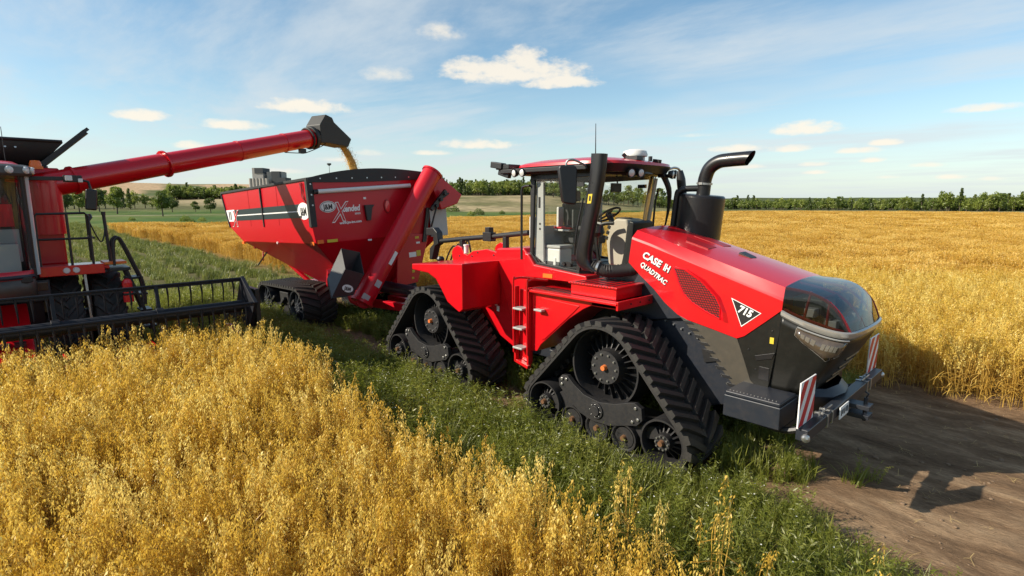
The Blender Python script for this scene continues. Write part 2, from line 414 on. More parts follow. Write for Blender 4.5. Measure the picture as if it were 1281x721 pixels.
# ---------- track path helpers
def hull2(pts):
    pts = sorted(set((round(a,5),round(b,5)) for a, b in pts))
    def half(P):
        h = []
        for p in P:
            while len(h) >= 2 and (h[-1][0]-h[-2][0])*(p[1]-h[-2][1])-(h[-1][1]-h[-2][1])*(p[0]-h[-2][0]) <= 0: h.pop()
            h.append(p)
        return h
    a = half(pts); b = half(pts[::-1]); return a[:-1]+b[:-1]      # counter-clockwise
class Path:
    def __init__(s, circles, off):
        pts = []
        for x, z, r in circles:
            pts += [(x+(r+off)*math.cos(2*math.pi*i/72), z+(r+off)*math.sin(2*math.pi*i/72)) for i in range(72)]
        h = hull2(pts)[::-1]                                      # clockwise: over the top towards the front
        i0 = max(range(len(h)), key=lambda i: h[i][1]); h = h[i0:]+h[:i0]
        s.p = np.array(h+[h[0]]); d = np.hypot(*np.diff(s.p, axis=0).T); s.c = np.concatenate([[0], np.cumsum(d)]); s.L = s.c[-1]
    def at(s, t):
        t = t % s.L; return np.array([np.interp(t, s.c, s.p[:,0]), np.interp(t, s.c, s.p[:,1])])
    def nrm(s, t):
        a = s.at(t-.02); b = s.at(t+.02); d = b-a; d /= np.hypot(*d); return np.array([-d[1], d[0]])

def make_belt(circles, half, cx, cy, n=150, th=.05, lh=.062, pitch=.155, skew=.19, lw=.062):
    P = Path(circles, 0); mb = MB(); rows = []
    for i in range(n):
        t = P.L*i/n; p = P.at(t); q = p+P.nrm(t)*th
        rows.append([(cx+p[0],cy-half,p[1]),(cx+q[0],cy-half,q[1]),(cx+q[0],cy+half,q[1]),(cx+p[0],cy+half,p[1])])
    mb.add([p for r in rows for p in r], [(i*4+k, i*4+(k+1)%4, ((i+1)%n)*4+(k+1)%4, ((i+1)%n)*4+k) for i in range(n) for k in range(4)])
    mb.mi = 1
    k = int(P.L/pitch); pitch = P.L/k
    for i in range(k):
        for sgn in (-1, 1):
            s0 = (i+(.5 if sgn > 0 else 0))*pitch
            st = []
            for u in (1.02, .82, .55, .28, .04):
                y = cy+sgn*half*u; t = s0+skew*(1-u)
                w2 = lw/2*(1.25 if u > 1 else 1.0)
                ring = []
                for dt, h in ((-w2-.016, th-.01), (-w2, th+lh), (w2, th+lh), (w2+.016, th-.01)):
                    p = P.at(t+dt)+P.nrm(t+dt)*h; ring.append((cx+p[0], y, cx*0+p[1]))
                st.append(ring)
            vs = [p for r in st for p in r]; fs = [(0,1,2,3), tuple(4*(len(st)-1)+q for q in (3,2,1,0))]
            for a in range(len(st)-1):
                for q in range(4): fs.append((a*4+q, a*4+(q+1)%4, (a+1)*4+(q+1)%4, (a+1)*4+q))
            mb.add(vs, fs)
        # guide block on the inside
    mb.mi = 0
    for i in range(k):
        t = i*pitch; p = P.at(t); nn_ = P.nrm(t); a = math.atan2(nn_[0], nn_[1])
        c = p-nn_*.035
        mb.box((cx+c[0], cy, c[1]), (.07,.10,.07), Matrix.Rotation(a, 3, 'Y'))
    return mb

def wheel(mb, x, y0, y1, z, r, spokes, rw=.06, hub=.13, sw=.03, rec=.0):
    """spoked wheel with its outer face at y0 (towards -Y)"""
    s = 1 if y1 > y0 else -1
    mb.lathe([(r,0),(r,abs(y1-y0)),(r-rw,abs(y1-y0)),(r-rw*.6,.02),(r-rw*.5,0)], (x,y0,z), (0,s,0), 48)
    d = abs(y1-y0)
    yi = y0+s*min(.10, d*.35)
    mb.cyl((x,y0+s*.02,z),(x,y0+s*.22,z),hub,hub*1.15,24)
    for i in range(spokes):
        a = 2*math.pi*i/spokes+.1
        c, sn = math.cos(a), math.sin(a)
        mb.bar((x+c*hub*.8,y0+s*(.055+rec*.5),z+sn*hub*.8),(x+c*(r-rw*.6),yi+s*(.03+rec),z+sn*(r-rw*.6)),sw,.07,up=(0,1,0))
    mb.lathe([(.02,0),(r-.03,.0),(r-.03,.015),(.02,.015)], (x,yi+s*(.10+rec),z), (0,s,0), 40)
def bolts(mb, x, y, z, r, n, br=.014, h=.02, a0=0.):
    for i in range(n):
        a = 2*math.pi*i/n+a0
        mb.cyl((x+r*math.cos(a),y,z+r*math.sin(a)),(x+r*math.cos(a),y-h,z+r*math.sin(a)),br,n=6)

CIRC = [(0,1.13,.555),(.98,.418,.305),(-.98,.418,.305)]
TW, TCY = .40, -1.13
U = MB()                                                   # cast undercarriage frame in front of the belt centre
yo = TCY-.395
U.prism([(-.70,.84),(-.64,.91),(-.54,.92),(-.42,.82),(-.24,.72),(.02,.68),(.26,.72),(.46,.79),(.58,.82),(.68,.77),(.70,.62),(.62,.53),(.42,.47),(.20,.40),(-.08,.385),(-.30,.44),(-.50,.58),(-.69,.74)],'y',yo+.015,yo+.09)
U.prism([(-.66,.66),(-.30,.58),(-.10,.50),(.30,.48),(.62,.52),(.84,.56),(.92,.42),(.55,.32),(.1,.25),(-.40,.29),(-.92,.34),(-.90,.50)],'y',yo+.10,yo+.30)
U.cyl((-.02,yo-.005,.555),(-.02,yo+.2,.555),.115,n=28); U.cyl((-.02,yo-.03,.555),(-.02,yo,.555),.07,n=24)
U.prism([(-.35,1.13),(.35,1.13),(.26,.60),(-.26,.60)],'y',TCY+.05,TCY+.30)
U.bx(-.9,.9,TCY-.12,TCY+.30,.36,.52); U.cyl((0,TCY,1.13),(0,-.42,1.13),.17,n=24)
U.mi = 1
for bx_, bz_ in ((-.63,.86),(-.63,.78),(-.55,.87),(.60,.76),(.64,.62),(.56,.57)): U.cyl((bx_,yo+.016,bz_),(bx_,yo-.006,bz_),.022,n=6)
bolts(U, -.02, yo-.004, .555, .09, 8, .009, .012)
U.mi = 2; U.bx(-.14,-.04,yo+.09,yo+.10,.33,.36); U.bx(.20,.30,yo+.09,yo+.10,.33,.36)
unit = build(U, 'track_unit', [IRON,STEEL,OFFW], T, bevel=.008, at=(0,TCY,0))
belt = build(make_belt(CIRC, TW, 0, TCY), 'track_belt', [RUB,LUG], unit, ang=35)
def wheelpart(name, x, z, r, sp, hub, cap, capr, nb, y0, y1, rw=.06, sw=.03):
    m = MB(); wheel(m, x, y0, y1, z, r, sp, rw=rw, hub=hub, sw=sw, rec=.17 if r > .4 else .14)
    m.mi = 1; bolts(m, x, y0+.022, z, hub*.80, nb, .015 if r > .4 else .012, .024)
    if capr:
        m.mi = 2; m.cyl((x,y0+.02,z),(x,y0-.035,z),capr,capr*.8,16)
    return build(m, name, [IRON,STEEL,HUBO if name == 'drive_wheel' else HUBB], unit, bevel=0, ang=30)
wheelpart('drive_wheel', 0, 1.13, .545, 22, .23, True, .042, 10, TCY-.26, TCY+.30, rw=.05, sw=.012)
for sx_ in (1,-1): wheelpart('idler_wheel', .98*sx_, .418, .298, 14, .105, True, .04, 10, TCY-.385, TCY+.36, rw=.045, sw=.018)
for sx_ in (-.45,-.02,.42):
    m = MB(); m.lathe([(.19,0),(.19,.30),(.11,.30),(.11,.26),(.15,.24),(.15,.02),(.17,0)], (sx_,TCY-.37,.30), (0,1,0), 32); m.cyl((sx_,TCY-.35,.30),(sx_,TCY+.3,.30),.14,n=24)
    m.lathe([(.19,0),(.19,.30),(.11,.30),(.11,0)], (sx_,TCY+.06,.30), (0,1,0), 32)
    m.mi = 1; m.cyl((sx_,TCY-.35,.30),(sx_,TCY-.40,.30),.04,.032,16)
    build(m, 'track_roller', [IRON,HUBB], unit, ang=30)
u2 = copytree(unit, T); u2.location = Vector((-4.012,TCY,0)); 
for xx in (0,-4.012):
    u3 = copytree(unit, T); u3.location = Vector((xx,-TCY,0)); u3.rotation_euler = (0,0,math.pi)

# ---------- frames
F = MB()
F.prism([(-.95,2.0),(.25,1.98),(.72,1.82),(1.25,1.32),(1.62,.96),(1.52,.80),(1.05,.66),(-.2,.78),(-1.35,.80),(-1.45,1.3)],'y',-.52,.52)
F.prism([(.10,2.42),(.55,2.05),(.72,1.80),(.2,1.7),(-.75,1.75),(-.75,2.3)],'y',-.58,.58)
F.bx(1.4,2.1,-.40,.40,.82,1.2)
F.cyl((0,-.45,1.13),(0,-.80,1.13),.20,n=24); F.cyl((0,.45,1.13),(0,.80,1.13),.20,n=24)
F.cyl((-1.9,0,.55),(-1.9,0,1.5),.22,n=20)                   # articulation pin
F.bx(-1.95,-1.3,-.35,.35,.6,.8); F.bx(-1.95,-1.3,-.35,.35,1.25,1.5)
ff = build(F, 'front_frame', NAVY, T, bevel=.02)
m = MB(); m.box((1.02,-.53,1.62),(.07,.03,.10)); m.mi = 1; m.prism([(.95,1.42),(1.12,1.45),(1.16,1.30),(1.0,1.25)],'y',-.545,-.522)
each(m, 'frame_bracket', [OFFW,BLK], ff)
m = MB()
for i in range(6): m.cyl((.4+.12*i,-.52,1.72-.04*i),(.4+.12*i,-.545,1.72-.04*i),.014,n=6)
for i in range(4): m.cyl((1.18+.07*i,-.52,1.22-.09*i),(1.18+.07*i,-.545,1.22-.09*i),.014,n=6)
each(m, 'frame_bolt', STEEL, ff)

RF = MB()
for s in (-1, 1):
    pl = [(-4.36,2.36),(-4.30,2.44),(-4.18,2.50),(-4.05,2.47),(-3.98,2.36),(-3.86,2.33),(-3.70,2.42),(-3.30,2.48),(-3.02,2.44),(-2.90,2.30),(-2.62,1.4),(-2.44,.86),(-2.56,.76),(-2.95,.92),(-3.51,1.35),(-4.05,1.5),(-4.30,2.05)]
    RF.prism(pl,'y',s*.55,s*.60)
RF.prism([(-4.25,2.30),(-3.0,2.36),(-2.75,1.6),(-2.60,.95),(-3.4,1.2),(-4.2,1.4)],'y',-.548,.548)
RF.bx(-5.3,-4.1,-.40,.40,.85,1.55)
rf = build(RF, 'rear_frame', RED, T, bevel=.012)
m = MB()                                                    # fuel tank block behind the cab
m.prism([(-3.02,2.36),(-2.96,2.52),(-2.28,2.57),(-2.16,2.46),(-2.24,1.6),(-2.38,.95),(-2.48,.84),(-2.60,1.3)],'y',-.66,.66)
build(m, 'rear_tank', RED, T, bevel=.03, seg=3)
m = MB(); m.cyl((-4.012,-.5,1.13),(-4.012,-.80,1.13),.2,n=24); m.cyl((-4.012,.5,1.13),(-4.012,.8,1.13),.2,n=24); m.bx(-4.6,-3.4,-.5,.5,.75,1.35); m.bx(-2.7,-1.95,-.3,.3,.62,.95); m.bx(-5.5,-4.6,-.10,.10,.55,.68)
each(m, 'rear_axle', NAVY, T, bevel=.02)
# rear fenders
def fender(s):
    m = MB(); y0, y1 = -1.50*s, -.602*s
    pts = [(-4.42,2.19),(-2.90,2.31),(-2.905,1.52),(-3.00,1.46),(-3.10,1.50),(-3.33,1.60),(-3.50,1.80),(-3.66,1.97),(-3.90,2.06),(-4.42,2.08)]
    m.prism(pts,'y',y0,y1); return build(m, 'rear_fender', RED, T, bevel=.018, seg=3)
fender(1); fender(-1)
lab = decal([(-2.972,-.606,1.97-.02),(-2.80,-.606,1.97-.02),(-2.80,-.606,2.07),(-2.972,-.606,2.07)], YEL, 'warning_label', rf, (0,-1,0))
m = MB(); m.bx(-2.93,-2.90,-.612,-.609,1.965,2.055); m.prism([(-2.88,1.965),(-2.82,1.965),(-2.85,2.05)],'y',-.612,-.609); build(m, 'warning_symbol', BLK, lab)
decal([(-3.02,-.606,1.36),(-2.95,-.606,1.36),(-2.95,-.606,1.46),(-3.02,-.606,1.46)], WHITE, 'paper_label', rf, (0,-1,0))
m = MB()
for x, z in ((-4.1,2.30),(-3.72,2.32),(-3.55,2.40),(-3.1,2.38),(-3.0,2.2)): m.cyl((x,-.60,z),(x,-.612,z),.016,n=8)
each(m, 'plate_bolt', NAVY, rf)
m = MB(); m.cyl((-3.93,-.57,2.36),(-3.93,-.57,2.50),.045,n=14); m.cyl((-3.93,-.57,2.50),(-3.93,-.57,2.53),.055,n=14); build(m, 'filler_cap', OFFW, rf)
# black hose carrier along the top of the rear frame
m = MB(); m.tube([(-5.30,-.25,2.50),(-4.4,-.25,2.60),(-3.4,-.25,2.70),(-2.55,-.25,2.80)], .05, 10)
m.box((-3.62,-.25,2.68),(.24,.14,.17)); m.box((-3.62,-.25,2.80),(.12,.12,.12)); m.bar((-4.45,-.25,2.58),(-4.45,-.25,2.30),.09,.09,up=(1,0,0)); m.bar((-3.15,-.25,2.70),(-3.15,-.25,2.45),.09,.09,up=(1,0,0))
hc = build(m, 'hose_carrier', BLK, T, bevel=.008)
m = MB(); m.prism([(-5.62,2.78),(-5.35,2.80),(-5.22,2.70),(-5.18,2.45),(-5.30,2.40),(-5.42,2.10),(-5.52,2.10),(-5.50,2.35),(-5.36,2.45),(-5.36,2.62),(-5.62,2.62)],'y',-.33,-.17); build(m, 'hose_hook', BLK, hc, bevel=.02)
m = MB()
for x, y in ((-4.98,-.42),(-4.72,-.05)): m.lathe([(.0,.0),(.075,.02),(.085,.06),(.06,.11),(.0,.12)], (x,y,2.10), (0,0,1), 16, closed=False)
for x, y in ((-4.98,-.42),(-4.72,-.05)): m.cyl((x,y,1.55),(x,y,2.10),.02,n=8)
each(m, 'lever_knob', BLK, T)
m = MB()
for k in range(4): m.tube([(-4.35-.05*k,-.35+.12*k,2.3),(-4.6,-.35+.12*k,2.45+.03*k),(-4.9,-.3+.12*k,2.2),(-5.2,-.25+.1*k,1.7),(-5.7,-.15+.08*k,1.35),(-6.6,-.12+.06*k,1.25),(-7.6,-.1+.05*k,1.25)], .018, 6, smooth=5)
each(m, 'hydraulic_hose', BLK, T)

# ---------- hood
Y1, Y0 = .700, .585
def crease(x): return 2.955-.2835*(x+.06)
H = MB()
xs = [-.06,.3,.7,1.1,1.5,1.8,1.975]
rows = []
for x in xs:
    z = crease(x); w = Y0+(.075)*(x+.06)/2.03
    rows.append([(x,-w,z),(x,-w*.82,z+.014),(x,-w*.4,z+.036),(x,0,z+.044),(x,w*.4,z+.036),(x,w*.82,z+.014),(x,w,z)])
H.grid(rows)
low = [(-.13,2.50),(.06,2.34),(.29,2.17),(.47,2.00),(.66,1.87),(.80,1.82),(1.15,1.755),(1.47,1.69),(1.56,1.735),(1.80,1.955),(1.97,2.115)]
def ridge(x): return 2.83-.30*(x+.06)
for s in (-1, 1):
    top = []; mid = []
    stx = [-.06,.2,.5,.8,1.1,1.4,1.7,1.975]
    H.grid([[(x if x > -.05 else -.075,s*(Y0+(.075)*(x+.06)/2.03),crease(x)),(x if x > -.05 else -.09,s*(Y1-.015),ridge(x)+.03),(x if x > -.05 else -.09,s*Y1,ridge(x))] for x in stx])
    ring = [(-.09,ridge(-.06))]+[(x,ridge(x)) for x in stx[1:]]+low[::-1]
    H.prism(ring,'y',s*Y1,s*(Y1-.03))
hood = build(H, 'hood', RED, T, ang=11)
# raised panel line and hood top vents
m = MB()
for s in (-1, 1):
    for (x0, x1, ya, yb) in ((.42,.86,.10,.34),):
        m.hull([(x0,s*ya,crease(x0)+.046),(x1,s*ya,crease(x1)+.046),(x1,s*yb,crease(x1)+.042),(x0+.12,s*yb,crease(x0+.12)+.042)],
               [(x0,s*ya,crease(x0)+.010),(x1,s*ya,crease(x1)+.010),(x1,s*yb,crease(x1)+.008),(x0+.12,s*yb,crease(x0+.12)+.008)])
each(m, 'hood_vent', DRED, hood)
m = MB(); m.prism([(1.12,crease(1.12)+.01),(1.14,crease(1.14)+.072),(1.30,crease(1.30)+.052),(1.30,crease(1.3)+.01)],'y',-.02,.16); build(m, 'hood_latch', BLK, hood, bevel=.008)
# side intake mesh with bright lip
mp_ = [(.58,2.49),(.74,2.475),(.98,2.345),(1.18,2.17),(1.245,2.06),(1.245,1.90),(1.06,1.965),(.86,2.06),(.74,2.16),(.66,2.30)]
m = MB(); m.prism(mp_,'y',-Y1-.004,-Y1+.002)
mg = build(m, 'side_intake_mesh', MESHM, hood)
def inside(p, poly):
    c = False; n = len(poly)
    for i in range(n):
        x1, y1 = poly[i]; x2, y2 = poly[(i+1) % n]
        if (y1 > p[1]) != (y2 > p[1]) and p[0] < (x2-x1)*(p[1]-y1)/(y2-y1)+x1: c = not c
    return c
m = MB()
hx = .034
for i in range(60):
    for j in range(60):
        x = .5+i*hx*1.0; z = 1.85+j*hx*.87
        if j % 2: x += hx/2
        if inside((x,z), mp_):
            # small diamond web pieces
            for a in (0, math.pi/3, 2*math.pi/3):
                d = Vector((math.cos(a),0,math.sin(a)))*hx*.5
                m.bar(Vector((x,-Y1-.006,z))-d*0, Vector((x,-Y1-.006,z))+d, .0062, .006, up=(0,1,0))
build(m, 'mesh_web', RED, mg)
for s in (-1,1):
    m = MB(); m.tube([(x,s*(Y1+.004),z) for x, z in mp_+mp_[:1]], .012, 6); build(m, 'mesh_lip', RED, hood)
# stepped bulge ahead of and above the mesh (bright edge in the sun)
m = MB()
A = [(.74,-Y1,2.50),(1.02,-Y1,2.37),(1.24,-Y1,2.17),(1.33,-Y1,1.98),(1.36,-Y1,1.86)]
B = [(.80,-Y1-.045,2.475),(1.03,-Y1-.045,2.345),(1.22,-Y1-.045,2.165),(1.29,-Y1-.04,2.00),(1.30,-Y1-.02,1.88)]
D = [(.76,-Y1-.003,2.472),(.99,-Y1-.003,2.340),(1.185,-Y1-.003,2.165),(1.25,-Y1-.003,2.05),(1.25,-Y1-.003,1.90)]
m.grid([A,B,D]); build(m, 'mesh_shroud', RED, hood, ang=25, fix=False)
# lettering
sl = -.44
lettering('CASE', .132, WHITE, hood, (.085,-Y1-.002,2.595), (1,0,sl), (0,0,1), .004, shear=.12, bold=.004)
lettering('IH', .132, WHITE, hood, (.418,-Y1-.002,2.448), (1,0,sl), (0,0,1), .004, shear=.0, bold=.004, sx=.72)
lettering('IH', .132, BLK, hood, (.423,-Y1-.0015,2.437), (1,0,sl), (0,0,1), .002, shear=.0, bold=.007, sx=.72, name='lettering_outline')
lettering('CASE', .132, BLK, hood, (.091,-Y1-.0015,2.584), (1,0,sl), (0,0,1), .002, shear=.12, bold=.007, name='lettering_outline')
lettering('QUADTRAC', .098, WHITE, hood, (.058,-Y1-.003,2.475), (1,0,-.58), (0,0,1), .004, shear=.16, bold=.002, sx=.86)
lettering('QUADTRAC', .098, BLK, hood, (.062,-Y1-.0015,2.467), (1,0,-.58), (0,0,1), .002, shear=.16, bold=.005, name='lettering_outline', sx=.86)
tri = decal([(1.375,-Y1-.001,2.185),(1.745,-Y1-.001,2.045),(1.52,-Y1-.001,1.845)], WHITE, 'model_plate', hood, (0,-1,0), .004)
decal([(1.392,-Y1-.005,2.170),(1.730,-Y1-.005,2.043),(1.522,-Y1-.005,1.862)], BLK, 'model_plate_field', tri, (0,-1,0), .002)
lettering('715', .125, WHITE, tri, (1.462,-Y1-.009,2.030), (1,0,-.33), (0,0,1), .003, shear=.12, bold=.005, sx=.92)

# ---------- nose: smoked glass panel, trim band, lower grille body
near = [(1.97,.690,2.105),(2.10,.690,2.052),(2.25,.690,2.005),(2.43,.690,1.967),(2.56,.672,1.950),(2.645,.605,1.945),(2.685,.42,1.946),(2.70,.20,1.947),(2.705,0,1.948)]
CH = catmull([Vector((x,-y,z)) for x, y, z in near]+[Vector((x,y,z)) for x, y, z in near[:-1][::-1]], 3)
nC = len(CH); iB = 15
SHO = catmull([Vector(p) for p in ((1.978,.662,2.386),(2.14,.672,2.375),(2.30,.676,2.345),(2.44,.672,2.270),(2.555,.655,2.145),(2.645,.605,1.955))], 3)
nS = len(SHO)
def toppt(j, u, off=0.):
    p = SHO[j]; t = j/(nS-1); return Vector((p.x+(.06*t+.03*t*(1-t))*(1-u*u), p.y*u, p.z+(.044-.028*min(1,t*2))*(1-u*u)*(1-.9*t)-off))
def sidept(j, v, s, off=0.):
    a = SHO[j]; b_ = CH[round(j*iB/(nS-1))]; a = Vector((a.x,-a.y,a.z)); p = a.lerp(b_, v)+Vector((0,-.02*math.sin(math.pi*v)*(1-j/(nS-1)),0)); return Vector((p.x,s*-p.y-(s*off if True else 0),p.z)) if s > 0 else Vector((p.x,p.y+off,p.z))
m = MB(); m.grid([[toppt(j,-1+2*u/16) for u in range(17)] for j in range(nS)])
for s_ in (-1,1): m.grid([[sidept(j,v/4,s_) for v in range(5)] for j in range(nS)])
gl = build(m, 'front_glass', SMOKE, hood, ang=22, fix=False)
m = MB()                                                    # dark red frame behind the glass
for s_ in (-1,1):
    m.tube([toppt(j,s_*.965,.022) for j in range(nS)], .020, 6); m.tube([toppt(j,s_*.34,.035) for j in range(nS)], .017, 6)
    m.tube([sidept(j,.92,s_,.03) for j in range(nS-2)], .018, 6); m.tube([sidept(5,v/4,s_,.03) for v in range(5)], .016, 6); m.tube([sidept(9,v/4,s_,.03) for v in range(5)], .016, 6)
for j in (0,7,nS-3): m.tube([toppt(j,-.95+1.9*u/16,.04) for u in range(17)], .016, 6)
build(m, 'glass_frame', DKRED, gl)
m = MB()
m.bx(1.985,2.42,-.48,.48,1.80,2.05); m.bx(1.985,2.30,-.42,.42,2.05,2.24)
for s in (-1,1): m.cyl((2.3,s*.26,2.14),(2.42,s*.26,2.14),.11,n=20)
m.mi = 1
for s in (-1,1):
    for (x,y,z) in ((2.45,.20,1.99),(2.42,.42,1.98),(2.22,.50,2.10)): m.box((x,s*y,z),(.12,.13,.10))
m.bx(2.31,2.33,-.22,.22,2.08,2.20)
each(m, 'cooling_pack', [DGREY,GREYP], hood, bevel=.01)
# satin trim band
m = MB(); rows = []
for dz, do in ((.014,.004),(.0,.028),(-.04,.030),(-.062,.012),(-.06,-.01),(.0,-.01)):
    rows.append([e+Vector((0,0,dz))+ (Vector((e.x-2.05,e.y,0)).normalized()*do) for e in CH])
rows.append(rows[0]); m.grid(rows); build(m, 'nose_trim', CHROME, hood, ang=40)
# lower body
def nosept(i, v, off=0.):
    e = CH[i]; k = min(1., max(0., (e.x-1.97)/.72))
    t = Vector((e.x,e.y,e.z-.058))
    yb = e.y*(.93 if k < .5 else .90); b = Vector((1.86+.44*k, yb, 1.12+.04*k))
    mid = (t+b)/2+Vector((.04*k,0,0)); 
    p = t*(1-v)**2+mid*(2*v*(1-v))+b*v*v
    if off: p = p+Vector((p.x-1.7,p.y*1.1,0)).normalized()*off
    return p
m = MB(); m.grid([[nosept(i,v/10) for i in range(nC)] for v in range(11)]); 
m.add([nosept(i,1) for i in range(nC)], [tuple(range(nC))])
nose = build(m, 'nose_cowl', PERF, hood, ang=50, solid=.01)
# dark side panels joining hood, nose and frame
for s in (-1,1):
    m = MB(); m.prism([(1.475,1.685),(1.97,2.110),(1.985,2.02),(1.88,1.14),(1.80,1.09),(1.66,1.20)],'y',s*(Y1-.012),s*(Y1-.05)); sp_ = build(m, 'perforated_side_panel', PERF, hood, bevel=.01)
    m = MB(); m.prism([(.66,1.865),(.80,1.815),(1.15,1.75),(1.472,1.684),(1.63,1.30),(1.795,1.085),(1.55,.98),(1.30,1.25),(.98,1.58)],'y',s*(Y1-.018),s*(Y1-.06)); lp = build(m, 'lower_side_panel', OLIVE, hood, bevel=.008)
    m = MB()
    for k in range(9):
        x = .77+.078*k; z = 1.79-.078*k-.004*k*k*.3
        m.prism([(x-.03,z+.012),(x+.085,z+.012),(x+.13,z-.022),(x+.01,z-.030)],'y',s*(Y1-.019),s*(Y1-.010))
    each(m, 'cooling_louver', BLK, lp, bevel=.003)
    m = MB()
    for x, z in ((1.62,1.58),(1.88,1.85),(1.72,1.35),(1.86,1.30)): m.cyl((x,s*(Y1-.013),z),(x,s*(Y1-.006),z),.012,n=8)
    m.prism([(1.70,1.52),(1.93,1.60),(1.90,1.52),(1.72,1.46)],'y',s*(Y1-.013),s*(Y1-.003)); m.bx(1.76,1.88,s*(Y1-.013),s*(Y1-.005),1.24,1.40)
    each(m, 'panel_fitting', MATBLK, sp_, bevel=.004)
decal([(1.86,-Y1+.010,1.70),(1.905,-Y1+.010,1.70),(1.905,-Y1+.010,1.775),(1.86,-Y1+.010,1.775)], YEL, 'yellow_label', hood, (0,-1,0))
# headlights wrap the corners under the trim
for s in (0,1):
    ii = list(range(4,16)) if s == 0 else [nC-1-i for i in range(4,16)]
    rowsb, rowst = [], []
    m = MB()
    P0 = [nosept(i,.05+.02*k/11,.012) for k, i in enumerate(ii)]
    P1 = [nosept(i,.14+.12*min(1,k/5),.016) for k, i in enumerate(ii)]
    P2 = [nosept(i,.15+.24*min(1,k/8),.010) if k < 9 else nosept(i,.39-.10*(k-8)/3,.010) for k, i in enumerate(ii)]
    m.grid([P0,P1,P2]); hl = build(m, 'headlight', AMBER, hood, ang=60, solid=.012)
    m = MB(); m.tube([nosept(i,.035,.022) for i in ii], .010, 6); m.tube([P0[0],P2[0]]+P2[2:12:2]+[P2[11],P0[11]], .007, 6); build(m, 'headlight_rim', CHROME, hl)
    for k in (1,2,3,5,6,7,8):
        q = [P0[k].lerp(P1[k],.30),P0[k+1].lerp(P1[k+1],.30),P0[k+1].lerp(P1[k+1],.95),P0[k].lerp(P1[k],.95)]
        c = sum(q, Vector())/4; d = Vector((c.x-1.7,c.y*1.1,0)).normalized(); q = [c+(p-c)*.72+d*.007 for p in q]
        m = MB(); m.hull(q, [p+d*.005 for p in q]); build(m, 'lamp_reflector', LAMPR, hl)
# front grille slots on the nose
m = MB()
for v0 in (.45,.60,.75,.88):
    m.tube([nosept(i,v0,.004) for i in range(20,nC-20)], .014, 6)
build(m, 'grille_bar', BLK, nose)

# ---------- front weight bracket, bumper, boards
m = MB(); rows = []
for z0, xo in ((.98,-.10),(1.20,.06),(1.12,.14),(.90,0)):
    rows.append([(1.75+xo,-.66,z0),(2.10+xo,-.58,z0),(2.33+xo,-.30,z0-.02),(2.38+xo,0,z0-.02),(2.33+xo,.30,z0-.02),(2.10+xo,.58,z0),(1.75+xo,.66,z0)])
rows.append(rows[0]); m.grid(rows); m.bx(2.05,2.5,-.14,.14,.84,1.0)
build(m, 'front_weight_carrier', NAVY, T, ang=40)
m = MB(); m.bx(1.56,2.20,-1.16,-.66,.86,1.12); m.bx(1.57,2.19,-1.15,-.66,1.12,1.165)
tb = build(m, 'toolbox', NAVY, T, bevel=.014)
m = MB()
for k in range(14): m.cyl((1.61+.04*k,-1.10,1.165),(1.61+.04*k,-1.10,1.172),.007,n=6)
build(m, 'rivet', STEEL, tb)
m = MB(); m.bx(1.58,2.18,.66,1.16,.86,1.12); build(m, 'toolbox', NAVY, T, bevel=.014)
m = MB(); m.tube([(1.9,-1.0,.84),(2.2,-1.02,.83),(2.42,-1.0,.92)], .04, 8, smooth=4); m.tube([(1.9,1.0,.84),(2.2,1.02,.83),(2.42,1.0,.92)], .04, 8, smooth=4); m.bx(1.5,2.2,-1.0,-.4,.80,.86); m.bx(1.5,2.2,.4,1.0,.80,.86); each(m, 'bumper_arm', BLK, T)
m = MB(); m.bx(2.46,2.58,-1.46,1.46,.945,1.075); bp_ = build(m, 'bumper_bar', NAVY, T, bevel=.012)
m = MB()
for s in (-1,1):
    m.lathe([(.0,-.01),(.036,0),(.042,.03),(.034,.05),(0,.06)], (2.55,s*1.455,.995), (.6,s*.8,0), 16, closed=False)
each(m, 'bumper_lamp', STEEL, bp_)
m = MB()
for yy in (-.86,-.70,.70,.86): m.bx(2.452,2.590,yy-.015,yy+.015,.938,1.083)
each(m, 'bar_clamp', STEEL, bp_)
m = MB()
for s in (-1,1):
    for q in (.93,.80): m.cyl((2.52,s*q,1.075),(2.52,s*q,1.12),.012,n=8); m.tube([(2.54,s*(q-.2),1.11),(2.54,s*q,1.11)], .008, 6)
each(m, 'clamp_rod', STEEL, bp_)
def board(s):
    ya, yb = (-1.50,-1.06) if s < 0 else (1.08,1.52)
    z0, z1 = 1.08, 1.56
    if s > 0: ya, yb, = 1.06, 1.50
    m = MB(); m.bx(2.478,2.492,ya,yb,z0,z1); b = build(m, 'warning_board', WHITE, T, bevel=.002)
    # diagonal red stripes clipped to the board
    m = MB(); n = 4; st = (yb-ya)*.56
    for k in range(-3, 4):
        o = ya+k*st*1.0
        poly = [(o,z0),(o+st*.5,z0),(o+st*.5+.34*1.0,z1),(o+.34,z1)]
        pp = clip_rect(poly, ya+.008, yb-.008, z0+.008, z1-.008)
        if len(pp) >= 3: m.prism(pp,'x',2.492,2.495)
    build(m, 'stripe', BRED, b)
    m = MB(); m.bar((2.47,(ya+yb)/2,1.0),(2.47,(ya+yb)/2,1.45),.03,.02,up=(0,1,0)); build(m, 'board_post', BLK, b)
def clip_rect(poly, x0, x1, y0, y1):
    def cl(P, f, g):
        out = []
        for i in range(len(P)):
            a, b = P[i], P[(i+1) % len(P)]; da, db = f(a), f(b)
            if da >= 0: out.append(a)
            if da*db < 0: t = da/(da-db); out.append((a[0]+(b[0]-a[0])*t, a[1]+(b[1]-a[1])*t))
        return out
    for f in (lambda p: p[0]-x0, lambda p: x1-p[0], lambda p: p[1]-y0, lambda p: y1-p[1]):
        poly = cl(poly, f, None)
        if len(poly) < 3: return []
    return poly
board(-1); board(1)
